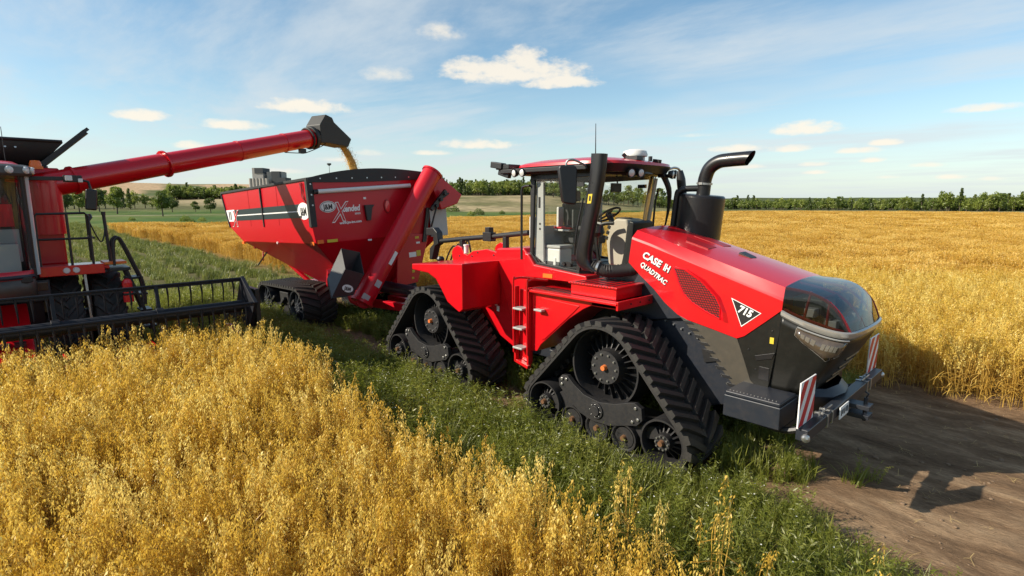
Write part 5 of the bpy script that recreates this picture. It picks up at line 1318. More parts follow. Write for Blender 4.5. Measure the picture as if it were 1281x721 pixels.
gcol = mixv(np.zeros(X_.shape+(3,))+g1, g2, np.clip(.5+nb2*.9, 0, 1))
col = mixv(col, gcol, mead)
# beyond the meadow: stubble, bare slopes and greener strips
tan_ = np.array([.42,.295,.175]); beige = np.array([.34,.27,.155]); olive = np.array([.115,.115,.045]); dk = np.array([.070,.085,.030])
Lm = sm(146, 152, az); Mm = sm(112, 130, az)*(1-Lm)
path = np.exp(-((Q_-150-8*np.sin(A_*9))/2.2)**2)*Lm; col = mixv(col, np.array([.30,.24,.16]), np.clip(path, 0, 1))
col = mixv(col, mixv(np.zeros_like(col)+olive, beige, np.clip(.45+nb*1.3, 0, 1)), Lm*sm(205, 235, Q_+nb2*20))
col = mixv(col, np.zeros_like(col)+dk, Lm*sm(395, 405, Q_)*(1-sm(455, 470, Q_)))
hill = mixv(np.zeros_like(col)+tan_, dk*1.3, (np.clip((np.sin(A_*38+Q_/170)+nb*1.6-.25)*3, 0, 1)))
col = mixv(col, hill, Lm*sm(470, 500, Q_))
col = mixv(col, mixv(np.zeros_like(col)+beige, olive, np.clip(.25+nb2*1.0, 0, 1)), Mm*sm(-4, 4, Q_-np.interp(az, [112,128,134,150], [210,175,160,170])))
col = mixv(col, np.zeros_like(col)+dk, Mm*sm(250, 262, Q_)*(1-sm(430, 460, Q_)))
Rm = (1-sm(112, 130, az)); col = mixv(col, mixv(np.zeros_like(col)+olive, beige, np.clip(.15+nb*1.0,0,1)), Rm*sm(205, 215, Q_)*(1-sm(236, 240, Q_)))
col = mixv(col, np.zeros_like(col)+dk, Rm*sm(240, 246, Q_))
me = bpy.data.meshes.new('terrain'); na = len(angs); nr = len(rads)
vs = np.stack([X_, Y_, Z_], -1).reshape(-1, 3)
fs = []
for i in range(nr-1):
    for j in range(na):
        k = (j+1) % na; fs.append((i*na+j, (i+1)*na+j, (i+1)*na+k, i*na+k))
me.from_pydata(vs.tolist(), [], fs)
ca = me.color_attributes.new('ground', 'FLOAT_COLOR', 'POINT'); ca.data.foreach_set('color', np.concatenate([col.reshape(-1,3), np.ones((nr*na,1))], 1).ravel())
me.polygons.foreach_set('use_smooth', [True]*len(me.polygons))
tm = bpy.data.materials.new('land'); tm.use_nodes = True; t = tm.node_tree; N = t.nodes; L = t.links; b = N['Principled BSDF']; b.inputs['Roughness'].default_value = .95; b.inputs['Specular IOR Level'].default_value = .1
at = N.new('ShaderNodeAttribute'); at.attribute_name = 'ground'; g = N.new('ShaderNodeNewGeometry')
n1 = N.new('ShaderNodeTexNoise'); n1.inputs['Scale'].default_value = .35; n1.inputs['Detail'].default_value = 8; L.new(g.outputs['Position'], n1.inputs['Vector'])
mr = N.new('ShaderNodeMapRange'); mr.inputs[1].default_value = .3; mr.inputs[2].default_value = .7; mr.inputs[3].default_value = .7; mr.inputs[4].default_value = 1.3; L.new(n1.outputs[0], mr.inputs[0])
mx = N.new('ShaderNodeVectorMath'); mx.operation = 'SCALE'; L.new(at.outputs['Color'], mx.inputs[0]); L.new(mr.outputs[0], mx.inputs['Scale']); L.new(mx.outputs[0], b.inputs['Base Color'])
me.materials.append(tm); o = bpy.data.objects.new('terrain', me); C.objects.link(o); o['kind'] = 'structure'

# bare trodden soil of the field track, real clods and ruts
x = np.arange(-15, 9, .06); y = np.arange(-12.5, 8, .06); GXm, GYm = np.meshgrid(x, y)
def fastnoise(x, y, s, seed):
    r = np.random.default_rng(seed); n = 64; t = r.random((n, n)); u = (x/s) % n; v = (y/s) % n
    i = u.astype(int); j = v.astype(int); fu = u-i; fv = v-j; fu = fu*fu*(3-2*fu); fv = fv*fv*(3-2*fv); i2 = (i+1) % n; j2 = (j+1) % n
    return (t[i,j]*(1-fu)+t[i2,j]*fu)*(1-fv)+(t[i,j2]*(1-fu)+t[i2,j2]*fu)*fv
dz = .030*fastnoise(GXm, GYm*1.6, .9, 1)+.022*fastnoise(GXm, GYm*2, .31, 2)+.020*fastnoise(GXm, GYm*1.5, .14, 3)**2
for yc in (-1.13, 1.13):
    rut = np.exp(-((GYm-yc)/.42)**4)*(GXm < 1.2); dz = dz*(1-.5*rut)-.015*rut
me = bpy.data.meshes.new('field_track'); ny, nx = GXm.shape
me.from_pydata(np.stack([GXm, GYm, dz-.03], -1).reshape(-1,3).tolist(), [], [(i*nx+j, i*nx+j+1, (i+1)*nx+j+1, (i+1)*nx+j) for i in range(ny-1) for j in range(nx-1)])
me.polygons.foreach_set('use_smooth', [True]*len(me.polygons))
dm = bpy.data.materials.new('dry_soil'); dm.use_nodes = True; t = dm.node_tree; N = t.nodes; L = t.links; b = N['Principled BSDF']; b.inputs['Roughness'].default_value = .95; b.inputs['Specular IOR Level'].default_value = .15
g = N.new('ShaderNodeNewGeometry'); mp = N.new('ShaderNodeMapping'); mp.inputs['Scale'].default_value = (.50, 1.5, 1); L.new(g.outputs['Position'], mp.inputs[0])
n1 = N.new('ShaderNodeTexNoise'); n1.inputs['Scale'].default_value = 1.6; n1.inputs['Detail'].default_value = 10; n1.inputs['Roughness'].default_value = .66; n1.inputs['Distortion'].default_value = .6; L.new(mp.outputs[0], n1.inputs['Vector'])
cr = N.new('ShaderNodeValToRGB'); e = cr.color_ramp.elements; e[0].position = .30; e[0].color = (.095,.058,.032,1); e[1].position = .72; e[1].color = (.40,.28,.17,1); q = e.new(.5); q.color = (.205,.130,.075,1); L.new(n1.outputs[0], cr.inputs[0])
n2 = N.new('ShaderNodeTexNoise'); n2.inputs['Scale'].default_value = 26; n2.inputs['Detail'].default_value = 8; n2.inputs['Roughness'].default_value = .7; L.new(mp.outputs[0], n2.inputs['Vector'])
mr = N.new('ShaderNodeMapRange'); mr.inputs[1].default_value = .3; mr.inputs[2].default_value = .7; mr.inputs[3].default_value = .62; mr.inputs[4].default_value = 1.3; L.new(n2.outputs[0], mr.inputs[0])
mx = N.new('ShaderNodeVectorMath'); mx.operation = 'SCALE'; L.new(cr.outputs[0], mx.inputs[0]); L.new(mr.outputs[0], mx.inputs['Scale']); L.new(mx.outputs[0], b.inputs['Base Color'])
bp = N.new('ShaderNodeBump'); bp.inputs['Strength'].default_value = .9; bp.inputs['Distance'].default_value = .03; L.new(n2.outputs[0], bp.inputs['Height']); L.new(bp.outputs[0], b.inputs['Normal'])
me.materials.append(dm); o = bpy.data.objects.new('field_track', me); C.objects.link(o); o['kind'] = 'structure'

# ------------------------------------------------------------------ trees
LEAF1 = leafmat('broadleaf', (.10,.145,.024), (.18,.235,.04), (.28,.32,.07), .5, .8)
LEAF2 = leafmat('dark_leaf', (.06,.09,.02), (.11,.15,.032), (.175,.21,.05), .45, .6)
LEAF3 = leafmat('bright_leaf', (.13,.18,.026), (.23,.28,.045), (.34,.38,.08), .5, .8)
BARK = mat('bark', (.085,.065,.048), .9, var=.4, vscale=4, bump=.3, bscale=20)
def tree_mesh(seed, h, cw, kind, nleaf, leaf):
    r = random.Random(seed); tr = MB(); cr_ = MB()
    th = h*(.30 if kind == 'broad' else .14)
    tr.tube([(0,0,-.2),(r.uniform(-.05,.05)*h*.3,r.uniform(-.05,.05)*h*.3,th),(r.uniform(-.04,.04)*h,r.uniform(-.04,.04)*h,h*.8)], [h*.030,h*.022,h*.006], 7, smooth=4)
    blobs = []
    nb_ = 26 if kind == 'broad' else 22
    for i in range(nb_):
        if kind == 'broad':
            t = r.uniform(.0, 1); z = th+(h-th)*(.10+.86*t); w = cw*math.sin(math.pi*min(1,.22+.70*t))**.8
            a = r.uniform(0, 6.28); q = w*math.sqrt(r.uniform(.05,1))*.8; blobs.append((Vector((q*math.cos(a),q*math.sin(a),z)), h*r.uniform(.075,.15)))
        else:
            t = i/nb_; z = th+(h-th)*t*.97; w = cw*(1-t)**.75; a = r.uniform(0, 6.28); q = w*r.uniform(.1,.75)
            blobs.append((Vector((q*math.cos(a),q*math.sin(a),z)), max(.10*h*(1-t*.7),.035*h)*r.uniform(.8,1.3)))
        if i % 3 == 0: c = blobs[-1][0]; tr.tube([(0,0,th*r.uniform(.8,1.3)),(c.x*.5,c.y*.5,(th+c.z)*.5),tuple(c)], [h*.010,h*.007,h*.002], 5, smooth=2)
    for i in range(nleaf):
        c, R0 = r.choice(blobs); d = Vector((r.gauss(0,1),r.gauss(0,1),r.gauss(0,.8))).normalized(); p = c+d*R0*r.uniform(.55,1.15)
        n_ = (d+Vector((r.gauss(0,.6),r.gauss(0,.6),r.gauss(0,.6)))).normalized(); u = n_.orthogonal().normalized(); v = n_.cross(u); a = r.uniform(0,6.28); u, v = u*math.cos(a)+v*math.sin(a), v*math.cos(a)-u*math.sin(a)
        s = leaf*r.uniform(.6,1.4); cr_.add([p-u*s,p-v*s*.55+n_*s*.2,p+u*s,p+v*s*.55+n_*s*.2], [(0,1,2,3)])
    return tr, cr_
def gpos(px, py):      # where a pixel of the photograph meets level ground: used once to find real distances
    a = (px-640.5)/FPX; b_ = (360.5-py)/FPX; d = FWD+RGT*a+UPV*b_; t = -CAM_POS[2]/d.z; return Vector(CAM_POS)+d*t, t
def polar(px, dist):
    a, _ = px2dir(px, 250); return CX0+dist*math.cos(a), CY0+dist*math.sin(a)
PROT = {}
def near_tree(px, base, top, kind, cw, leafm, label, nm='broadleaf_tree', group='scattered trees on the meadow behind the combine'):
    p, t = gpos(px, base); h = (base-top)/FPX*t
    o = thing(nm, label, 'tree', (p.x,p.y,0), group)
    tr, cr_ = tree_mesh(int(px*7+base), h, h*cw, kind, 2600, .035*h)
    for m_ in (tr, cr_): m_.v = [(v[0]+p.x, v[1]+p.y, v[2]) for v in m_.v]
    build(tr, 'trunk', BARK, o); build(cr_, 'crown', leafm, o, fix=False)
near_tree(147,268,236,'broad',.36,LEAF1,'round green tree with a bare trunk, just above the combine rail')
near_tree(204,271,241,'broad',.28,LEAF1,'tall narrow green tree with a leafy low trunk in the left meadow')
near_tree(216,266,247,'broad',.40,LEAF2,'dark tree close against the right side of the tall narrow green tree')
near_tree(245,266,253,'broad',.48,LEAF1,'small rounded light green tree left of the pointed tree near the cart tail')
near_tree(264,267,248,'broad',.42,LEAF2,'small pointed dark green tree just left of the grain cart tail')
near_tree(125,266,238,'broad',.30,LEAF2,'slim green tree directly right of the combine mirror')
near_tree(100,267,239,'broad',.36,LEAF1,'green tree half hidden behind the combine mirror')
near_tree(83,268,243,'broad',.36,LEAF2,'dark green tree between the combine body and its mirror')
near_tree(170,260,246,'broad',.5,LEAF2,'low dark tree of the small copse, next to the round tree')
near_tree(183,259,247,'broad',.55,LEAF2,'low dark tree in the middle of the small copse')
near_tree(193,260,247,'broad',.5,LEAF1,'low mid green tree at the right end of the small copse')
def bush(px, base, top, lm, label, cw=.8):
    p, t = gpos(px, base); h = (base-top)/FPX*t; m = MB(); r = random.Random(int(px))
    for i in range(700):
        a = r.uniform(0,6.28); q = h*cw*math.sqrt(r.random()); z = h*r.random()*(1-(q/(h*cw))**2*.7); c = Vector((p.x+q*math.cos(a),p.y+q*math.sin(a),z)); n_ = Vector((r.gauss(0,1),r.gauss(0,1),r.gauss(.4,1))).normalized(); u = n_.orthogonal().normalized(); v = n_.cross(u); s = .07*h*r.uniform(.6,1.5)
        m.add([c-u*s,c-v*s*.6,c+u*s,c+v*s*.6], [(0,1,2,3)])
    tag(build(m, 'bush', lm, None, fix=False), label, 'bush', 'bushes beyond the oat field')
bush(165,276,271,LEAF3,'light green bush at the far edge of the left oat strip, nearest the combine'); bush(232,277,269,LEAF3,'bright green bush beyond the oats, in front of the rounded small tree'); bush(253,277,271,LEAF3,'bright low bush beyond the oats, just left of the cart tail'); bush(240,278,273,LEAF1,'low bush between the two bright bushes left of the cart tail')
bush(589,270,264,LEAF3,'bright yellow-green bush on the meadow between the cart and the tractor cab'); bush(599,269,260,LEAF2,'dark bush beside the bright yellow-green bush behind the oats'); bush(565,266,254,LEAF1,'green bush peeking out right of the cart auger'); bush(582,257,251,LEAF1,'small round bush on the beige slope between cart and cab'); bush(628,268,263,LEAF1,'low bush on the meadow edge just left of the tractor cab')
bush(1090,262,255,LEAF2,'dark bush before the far tree line, straight above the tractor nose'); bush(1010,263,257,LEAF2,'dark low bush at the far field edge right of the exhaust')
# tree lines: copies of a few one-mesh kinds, a few pixels each
def proto(kind, seed, h, cw, lm, leaf):
    tr, cr_ = tree_mesh(seed, h, cw, kind, 520, leaf); m = MB(); m.add(tr.v, tr.f); m.mi = 1; m.add(cr_.v, cr_.f); m.m = [0]*len(tr.f)+[1]*len(cr_.f)
    o = build(m, 'broadleaf_tree' if kind == 'broad' else 'conifer_tree', [BARK,lm], None, fix=False); C.objects.unlink(o); return o
PB = [proto('broad', 11+i, 7.5, 2.9, (LEAF1,LEAF3,LEAF1)[i], .38) for i in range(3)]
PC = [proto('cone', 31+i, 9.0, 2.0, LEAF2, .40) for i in range(2)]
rt_ = random.Random(5)
def line(n, x0, x1, dfun, hs, pc, glabel, group):
    for i in range(n):
        px = x0+(x1-x0)*(i+rt_.uniform(.1,.9))/n; d = dfun(px)+rt_.uniform(0, 1)**1.3*22; x, y = polar(px, d); z = float(hgt(np.array(x), np.array(y)))
        con = rt_.random() < pc; src = rt_.choice(PC if con else PB); o = src.copy(); C.objects.link(o); s = hs*rt_.uniform(.55,1.3)
        o.location = (x, y, z-.3); o.scale = (s*rt_.uniform(.85,1.2), s*rt_.uniform(.85,1.2), s); o.rotation_euler = (0,0,rt_.uniform(0,6.28))
        tag(o, ('dark pointed conifer in the ' if con else 'rounded green tree in the ')+glabel, 'tree', group+(' conifers' if con else ' broadleaf trees'))
line(112, 822, 1300, lambda px: 240-8*math.sin(px*.013), .56, .22, 'far tree line beyond the right oat field', 'right tree line')
line(26, 1165, 1310, lambda px: 232, .72, .25, 'taller clump at the right end of the far tree line', 'right end clump')
line(46, 545, 690, lambda px: 262+14*math.sin(px*.05), .85, .4, 'wood on the slope between the cart and the tractor cab', 'slope wood')
line(30, 690, 830, lambda px: 225+16*math.sin(px*.04), .9, .2, 'trees on the slope seen through the cab windows', 'cab window trees')
line(24, 205, 305, lambda px: 405+10*math.sin(px*.06), 1.05, .2, 'dark wood below the tan hill behind the cart tail', 'hill wood')
line(16, 55, 215, lambda px: 230, .75, .2, 'row of low trees behind the scattered meadow trees', 'low tree row')

# ------------------------------------------------------------------ distant buildings
CONC = mat('pale_concrete', (.36,.34,.31), .9, var=.15, vscale=.3); CONCD = mat('dark_cladding', (.045,.05,.055), .7, var=.15, vscale=.3)
def at_dir(px, d): return polar(px, d)
bx0, by0 = polar(338, 380); ux = Vector((RGT.x,RGT.y,0)).normalized(); uy = Vector((0,0,1)).cross(ux)
S = thing('grain_elevator', 'distant grey grain elevator with silo tubes and dark blocks above the cart rim', 'building', (bx0,by0,0))
zt = lambda py: CAM_POS[2]+(252-py)/FPX*380*.93
sc_ = 380*.97/FPX
def wp(px, k=0.): return Vector((bx0,by0,0))+ux*((px-338)*sc_)+uy*k
def block(x0, x1, ytop, ybot, k0, k1, mt, nm):
    m = MB(); a, b_ = wp(x0,k0), wp(x1,k0); c, d = wp(x1,k1), wp(x0,k1); z0, z1 = ybot, ytop
    m.hull([Vector((p.x,p.y,z0)) for p in (a,b_,c,d)], [Vector((p.x,p.y,z1)) for p in (a,b_,c,d)]); return build(m, nm, mt, S)
block(321,333.5,zt(212.5),zt(240)-18,-2,8,CONC,'tower'); block(324,333.6,zt(212.7),zt(219),-2.3,7,CONCD,'tower_cladding'); block(336,353,zt(217),zt(240)-18,0,8,CONC,'head_house'); block(343,352.5,zt(216.6),zt(240)-18,-2.2,7,CONCD,'dark_block'); block(349,359.5,zt(224),zt(240)-18,-3,6,CONCD,'annex')
for i in range(6):
    m = MB(); c = wp(320+3.8*i,-3.5); m.cyl((c.x,c.y,0),(c.x,c.y,zt(225)),1.05,n=16); build(m, 'silo_tube', CONC, S)
x, y = polar(414, 330); m = MB(); h = 3.35+(252-208.5)/FPX*330; m.cyl((x,y,0),(x,y,h),.22,.12,8); m.lathe([(.15,-1.5),(1.2,-.7),(1.2,0),(.2,0)], (x,y,h), (0,0,1), 12, closed=False)
tag(build(m, 'light_mast', CONCD, None), 'thin distant mast with a wide head, rising behind the grain cart', 'mast')
x, y = polar(1249, 268); T2 = thing('white_house', 'tiny white house among the trees at the far right', 'house', (x,y,0)); m = MB(); m.box((x,y,2.9),(3.4,3.4,5.4)); build(m, 'wall', OFFW, T2); m = MB(); m.lathe([(0,.7),(2.5,0)], (x,y,5.6), (0,0,1), 4, closed=False); build(m, 'roof', DGREY, T2)

# ================================================================== PLANTS (uncountable: one object each, instanced over points)
OATH = leafmat('oat_spikelet', (.58,.36,.040), (.77,.545,.092), (.93,.77,.25), .45, 1.3)
OATF = leafmat('oat_far_head', (.55,.31,.035), (.70,.44,.070), (.84,.60,.16), .42, .5)
OATS = leafmat('oat_straw', (.47,.28,.040), (.61,.39,.072), (.71,.49,.13), .36, 1.3)
OATL = leafmat('oat_dry_leaf', (.40,.22,.035), (.55,.33,.055), (.64,.43,.10), .35, 1.3)
GR1 = leafmat('grass_blade', (.15,.185,.018), (.24,.27,.036), (.35,.35,.07), .6, 1.1)
GR2 = leafmat('weed_leaf', (.14,.175,.020), (.22,.25,.036), (.32,.33,.065), .6, 1.1)
GR3 = leafmat('regrowth_blade', (.110,.140,.026), (.190,.220,.045), (.30,.30,.085), .45, .5)
FLW = mat('white_petal', (.80,.80,.74), .8)
SRC = bpy.data.collections.new('plant_sources')
def src_obj(name, v, f, mi, mats):
    me = bpy.data.meshes.new(name); me.from_pydata([tuple(p) for p in v], [], f)
    for m in mats: me.materials.append(m)
    me.polygons.foreach_set('material_index', mi); me.polygons.foreach_set('use_smooth', [True]*len(f)); me.update()
    return bpy.data.objects.new(name, me)
class PL:
    def __init__(s): s.v = []; s.f = []; s.m = []
    def strip(s, pts, ws, side, mi):
        o = len(s.v); n = len(pts)
        for p, w in zip(pts, ws): s.v += [p-side*w, p+side*w]
        for i in range(n-1): s.f.append((o+2*i, o+2*i+1, o+2*i+3, o+2*i+2)); s.m.append(mi)
    def diamond(s, p, d, side, l, w, mi):
        o = len(s.v); nr = d.cross(side)
        s.v += [p, p+d*l*.42+side*w+nr*w*.5, p+d*l, p+d*l*.42-side*w+nr*w*.5]; s.f.append((o,o+1,o+2,o+3)); s.m.append(mi)
def rdir(r, z=0.): a = r.uniform(0, 6.283); return Vector((math.cos(a), math.sin(a), z))
def oat_stem(P, r, base, h, nsp=30, fat=1., leaves=3):
    lean = rdir(r)*r.uniform(.01,.09)*h; top = base+Vector((lean.x,lean.y,h)); droop = rdir(r)
    pts = [base+Vector((lean.x*t*t,lean.y*t*t,h*t)) for t in (0,.3,.58,.74)]
    ax = []
    for k in range(6):
        t = k/5; ax.append(pts[-1]+Vector((lean.x*.36*t,lean.y*.36*t,h*.26*t))+droop*(.05*t*t)+Vector((0,0,-.02*t*t)))
    s = rdir(r); P.strip(pts+ax[1:], [.0026*fat]*4+[.0020*fat,.0016*fat,.0012*fat,.001*fat,.0008*fat], s, 1)
    for i in range(nsp):
        t = r.random()**.8; k = min(4, int(t*5)); q = ax[k].lerp(ax[k+1], t*5-k)
        d = rdir(r); L_ = (.030*(1-t)+.009)*r.uniform(.5,1.3); e = q+d*L_+Vector((0,0,r.uniform(-.01,.02)))
        dn = (Vector((0,0,-1))+d*r.uniform(.1,.7)+Vector((r.gauss(0,.25),r.gauss(0,.25),0))).normalized(); sd = dn.cross(rdir(r)).normalized()
        P.diamond(e, dn, sd, .0250*fat*r.uniform(.75,1.3), .0050*fat*r.uniform(.75,1.3), 0)
        if fat < 1.3 and i % 2: P.strip([q,e], [.0006,.0006], d.cross(Vector((0,0,1))), 1)
    for i in range(leaves):
        t = r.uniform(.15,.75); q = base+Vector((lean.x*t*t,lean.y*t*t,h*t)); d = rdir(r); L_ = r.uniform(.14,.30); sd = d.cross(Vector((0,0,1)))
        up = r.uniform(.3,.9); pl = [q+d*(L_*u)+Vector((0,0,L_*(up*u-1.25*up*u*u*r.uniform(.8,1.3)))) for u in (0,.3,.6,.85,1.)]
        P.strip(pl, [.004*fat,.0055*fat,.0045*fat,.003*fat,.0006], sd, 2)
def make_oats(seed, n, rad, nsp, fat, hmin=.78, hmax=1.08, leaves=3, square=0):
    r = random.Random(seed); P = PL()
    for i in range(n):
        b_ = Vector((r.uniform(-square,square),r.uniform(-square,square),0)) if square else rdir(r)*rad*math.sqrt(r.random())
        oat_stem(P, r, b_, r.uniform(hmin,hmax), nsp, fat, leaves)
    return P
def grass_tuft(seed, n, hmin, hmax, rad, w=.0045, mi=0):
    r = random.Random(seed); P = PL()
    for i in range(n):
        b_ = rdir(r)*rad*math.sqrt(r.random()); h = r.uniform(hmin,hmax); d = rdir(r); bend = r.uniform(.1,.75)*h; sd = d.cross(Vector((0,0,1)))
        pl = [b_+d*(bend*u*u)+Vector((0,0,h*(u-.28*u*u*u*(bend/h)))) for u in (0,.3,.55,.8,1.)]; k = r.uniform(.7,1.3)*w
        P.strip(pl, [k*.8,k,k*.9,k*.6,k*.1], sd, mi)
    return P
def weed(seed, n, hmin, hmax, flower=0.):
    r = random.Random(seed); P = PL()
    for i in range(n):
        b_ = rdir(r)*.07*math.sqrt(r.random()); h = r.uniform(hmin,hmax); ln = rdir(r)*r.uniform(.05,.3)*h; pts = [b_+Vector((ln.x*u*u,ln.y*u*u,h*u)) for u in (0,.35,.7,1.)]
        P.strip(pts, [.0022,.002,.0016,.001], rdir(r), 1)
        for k in range(22):
            u = r.uniform(.15,1); q = b_+Vector((ln.x*u*u,ln.y*u*u,h*u)); d = (rdir(r)+Vector((0,0,r.uniform(0,.8)))).normalized(); P.diamond(q, d, d.cross(rdir(r,.3)).normalized(), r.uniform(.025,.060), r.uniform(.003,.007), 1)
        if r.random() < flower:
            c = pts[-1]
            for k in range(5): d = (rdir(r)+Vector((0,0,.35))).normalized(); P.diamond(c, d, d.cross(Vector((0,0,1))).normalized(), .008, .0035, 2)
    return P
def fin(name, P, mats): return src_obj(name, P.v, P.f, P.m, mats)
OM = [OATH, OATS, OATL]
def coll(name, objs):
    c = bpy.data.collections.new(name)
    for i, o in enumerate(objs): o.name = '%s_%02d' % (name, i); c.objects.link(o)
    return c, len(objs)
CO_NEAR = coll('oat_tuft', [fin('o', make_oats(100+i, 4, .085, 30, 1.12, .72, 1.14), OM) for i in range(12)])
CO_MID = coll('oat_patch', [fin('o', make_oats(200+i, 150, 0, 22, 1.65, .82, 1.06, 2, .52), [OATF,OATS,OATL]) for i in range(4)])
CO_FAR = coll('oat_block', [fin('o', make_oats(300+i, 420, 0, 13, 3.5, .84, 1.04, 1, 1.3), [OATF,OATS,OATL]) for i in range(4)])
CO_GR = coll('grass_tuft', [fin('g', grass_tuft(400+i, 24, .14, .42, .09, .0034), [GR1,GR2,FLW]) for i in range(6)]+[fin('g', grass_tuft(440+i, 15, .18, .42, .08, .0060), [GR1,GR2,FLW]) for i in range(3)]+[fin('g', weed(420+i, 8, .22, .46, (.0,.04,.12,.07,.0)[i]), [GR1,GR2,FLW]) for i in range(5)])
CO_RE = coll('regrowth_tuft', [fin('g', grass_tuft(500+i, 60, .14, .42, .30, .010), [GR3,GR2,FLW]) for i in range(4)]+[fin('g', weed(520+i, 16, .2, .42, 0), [GR3,GR3,FLW]) for i in range(2)])
def scatter(name, pts, rot, scl, idx, colpair, label, cat):
    me = bpy.data.meshes.new(name); me.vertices.add(len(pts)); me.vertices.foreach_set('co', np.asarray(pts, dtype=np.float32).ravel())
    a = me.attributes.new('rot','FLOAT_VECTOR','POINT'); a.data.foreach_set('vector', np.asarray(rot, dtype=np.float32).ravel())
    a = me.attributes.new('scl','FLOAT_VECTOR','POINT'); a.data.foreach_set('vector', np.asarray(scl, dtype=np.float32).ravel())
    a = me.attributes.new('idx','INT','POINT'); a.data.foreach_set('value', np.asarray(idx, dtype=np.int32))
    o = bpy.data.objects.new(name, me); C.objects.link(o); tag(o, label, cat, kind='stuff')
    ng = bpy.data.node_groups.new(name+'_plants', 'GeometryNodeTree'); ng.interface.new_socket('Geometry', in_out='INPUT', socket_type='NodeSocketGeometry'); ng.interface.new_socket('Geometry', in_out='OUTPUT', socket_type='NodeSocketGeometry')
    N = ng.nodes; L = ng.links; gi = N.new('NodeGroupInput'); go = N.new('NodeGroupOutput'); ip = N.new('GeometryNodeInstanceOnPoints'); ci = N.new('GeometryNodeCollectionInfo')
    ci.inputs['Collection'].default_value = colpair[0]; ci.inputs['Separate Children'].default_value = True; ci.inputs['Reset Children'].default_value = True
    def na(nm, ty): n = N.new('GeometryNodeInputNamedAttribute'); n.data_type = ty; n.inputs['Name'].default_value = nm; return n.outputs['Attribute']
    er = N.new('FunctionNodeEulerToRotation'); L.new(na('rot','FLOAT_VECTOR'), er.inputs[0])
    L.new(gi.outputs[0], ip.inputs['Points']); L.new(ci.outputs[0], ip.inputs['Instance']); ip.inputs['Pick Instance'].default_value = True
    L.new(na('idx','INT'), ip.inputs['Instance Index']); L.new(er.outputs[0], ip.inputs['Rotation']); L.new(na('scl','FLOAT_VECTOR'), ip.inputs['Scale']); L.new(ip.outputs[0], go.inputs[0])
    md = o.modifiers.new('plants','NODES'); md.node_group = ng; return o
def seen(x, y, m=.22, zmax=1.1):
    d = np.stack([x-CAM_POS[0], y-CAM_POS[1], np.full_like(x, .6-CAM_POS[2])], -1)
    z = d@np.array(FWD); r_ = d@np.array(RGT); u = d@np.array(UPV)
    return (z > -1.0) & (np.abs(r_) < (.947+m)*np.maximum(z, 0)+1.5) & (u > -(.533+.25)*np.maximum(z, 0)-1.6)
def attrs(n, tilt=.12, s0=.85, s1=1.15, nvar=1, sq=False):
    rz = RNG.integers(0, 4, n)*math.pi/2 if sq else RNG.uniform(0, 6.283, n)
    rot = np.stack([RNG.normal(0, tilt, n), RNG.normal(0, tilt, n), rz], -1); s = RNG.uniform(s0, s1, n); sc = np.stack([s, s, s*RNG.uniform(.9, 1.1, n)], -1)
    return rot, sc, RNG.integers(0, nvar, n)
def jitter(x0, x1, y0, y1, dens):
    n = int((x1-x0)*(y1-y0)*dens); return RNG.uniform(x0, x1, n), RNG.uniform(y0, y1, n)
def wob(x, s=1., seed=0): return .35*np.sin(x*1.7+seed)+.22*np.sin(x*4.1+1.3+seed)+.12*np.sin(x*9.3+seed*2)

# --- standing oats in front of the reel, up to the camera
x, y = jitter(-5.9, 9, -17, -3.0, 104)
edge = -4.12+.28*wob(x)+.10*np.clip((-x-1)/4, 0, 1)*3.0*0
k = (y < edge+RNG.normal(0, .10, len(x))) & seen(x, y) & ((x < -5.2)*0+(x > -5.75+.15*np.sin(y*3)) > 0) & (np.hypot(x-CAM_POS[0], y-CAM_POS[1]) > 1.2)
dn = fastnoise(x, y, .55, 21); k &= RNG.random(len(x)) < np.clip(.50+.85*dn, 0, 1)
x, y = x[k], y[k]
sx_, sy_ = jitter(1.6, 3.6, -4.3, -3.2, 9); x = np.concatenate([x, sx_]); y = np.concatenate([y, sy_])
rot, sc, ix = attrs(len(x), .055, .84, 1.14, 12)
hf = .93+.15*fastnoise(x, y, 1.1, 22)+.20*np.clip((-x-1.2)/3.2, 0, 1); sc = sc*hf[:, None]
scatter('oat_crop', np.stack([x, y, np.full_like(x, -.02)], -1), rot, sc, ix, CO_NEAR, 'ripe golden oats standing in front of the harvester reel and the viewer', 'oats')
# --- oats beyond the track
def fedge(x): return np.interp(x, [-100,-30,-12,-6,20], [2.7,2.6,3.2,4.35,4.5])+.25*wob(x, seed=2)
x, y = jitter(-34, 26, 2.2, 26, 60); d = np.hypot(x-CX0, y-CY0)
k = (y > fedge(x)+RNG.normal(0, .08, len(x))) & (d < 24) & seen(x, y, .6); x, y = x[k], y[k]; rot, sc, ix = attrs(len(x), .09, .88, 1.12, 12); sc *= (.90+.22*fastnoise(x, y, 1.3, 23))[:, None]
pa = (np.stack([x, y, np.full_like(x, -.02)], -1), rot, sc, ix)
scatter('oat_field', *pa, CO_NEAR, 'ripe golden oats standing along the far side of the dirt track behind the tractor', 'oats')
def gridpts(step, dmin, dmax, jit):
    gx_, gy_ = np.meshgrid(np.arange(-110, 190, step), np.arange(2.0, 175, step)); gx_ = gx_.ravel()+RNG.uniform(-jit, jit, gx_.size); gy_ = gy_.ravel()+RNG.uniform(-jit, jit, gy_.size)
    d = np.hypot(gx_-CX0, gy_-CY0); a = np.degrees(np.arctan2(gy_-CY0, gx_-CX0)); k = (gy_ > fedge(gx_)+step*.5) & (d > dmin) & (d < np.minimum(dmax, edge_d(a))) & seen(gx_, gy_, .6); return gx_[k], gy_[k], d[k]
x, y, d = gridpts(.80, 23, 58, .2); rot, sc, ix = attrs(len(x), .03, .92, 1.08, 4, True); sc[:, 2] *= .90+.24*fastnoise(x, y, 1.6, 24)
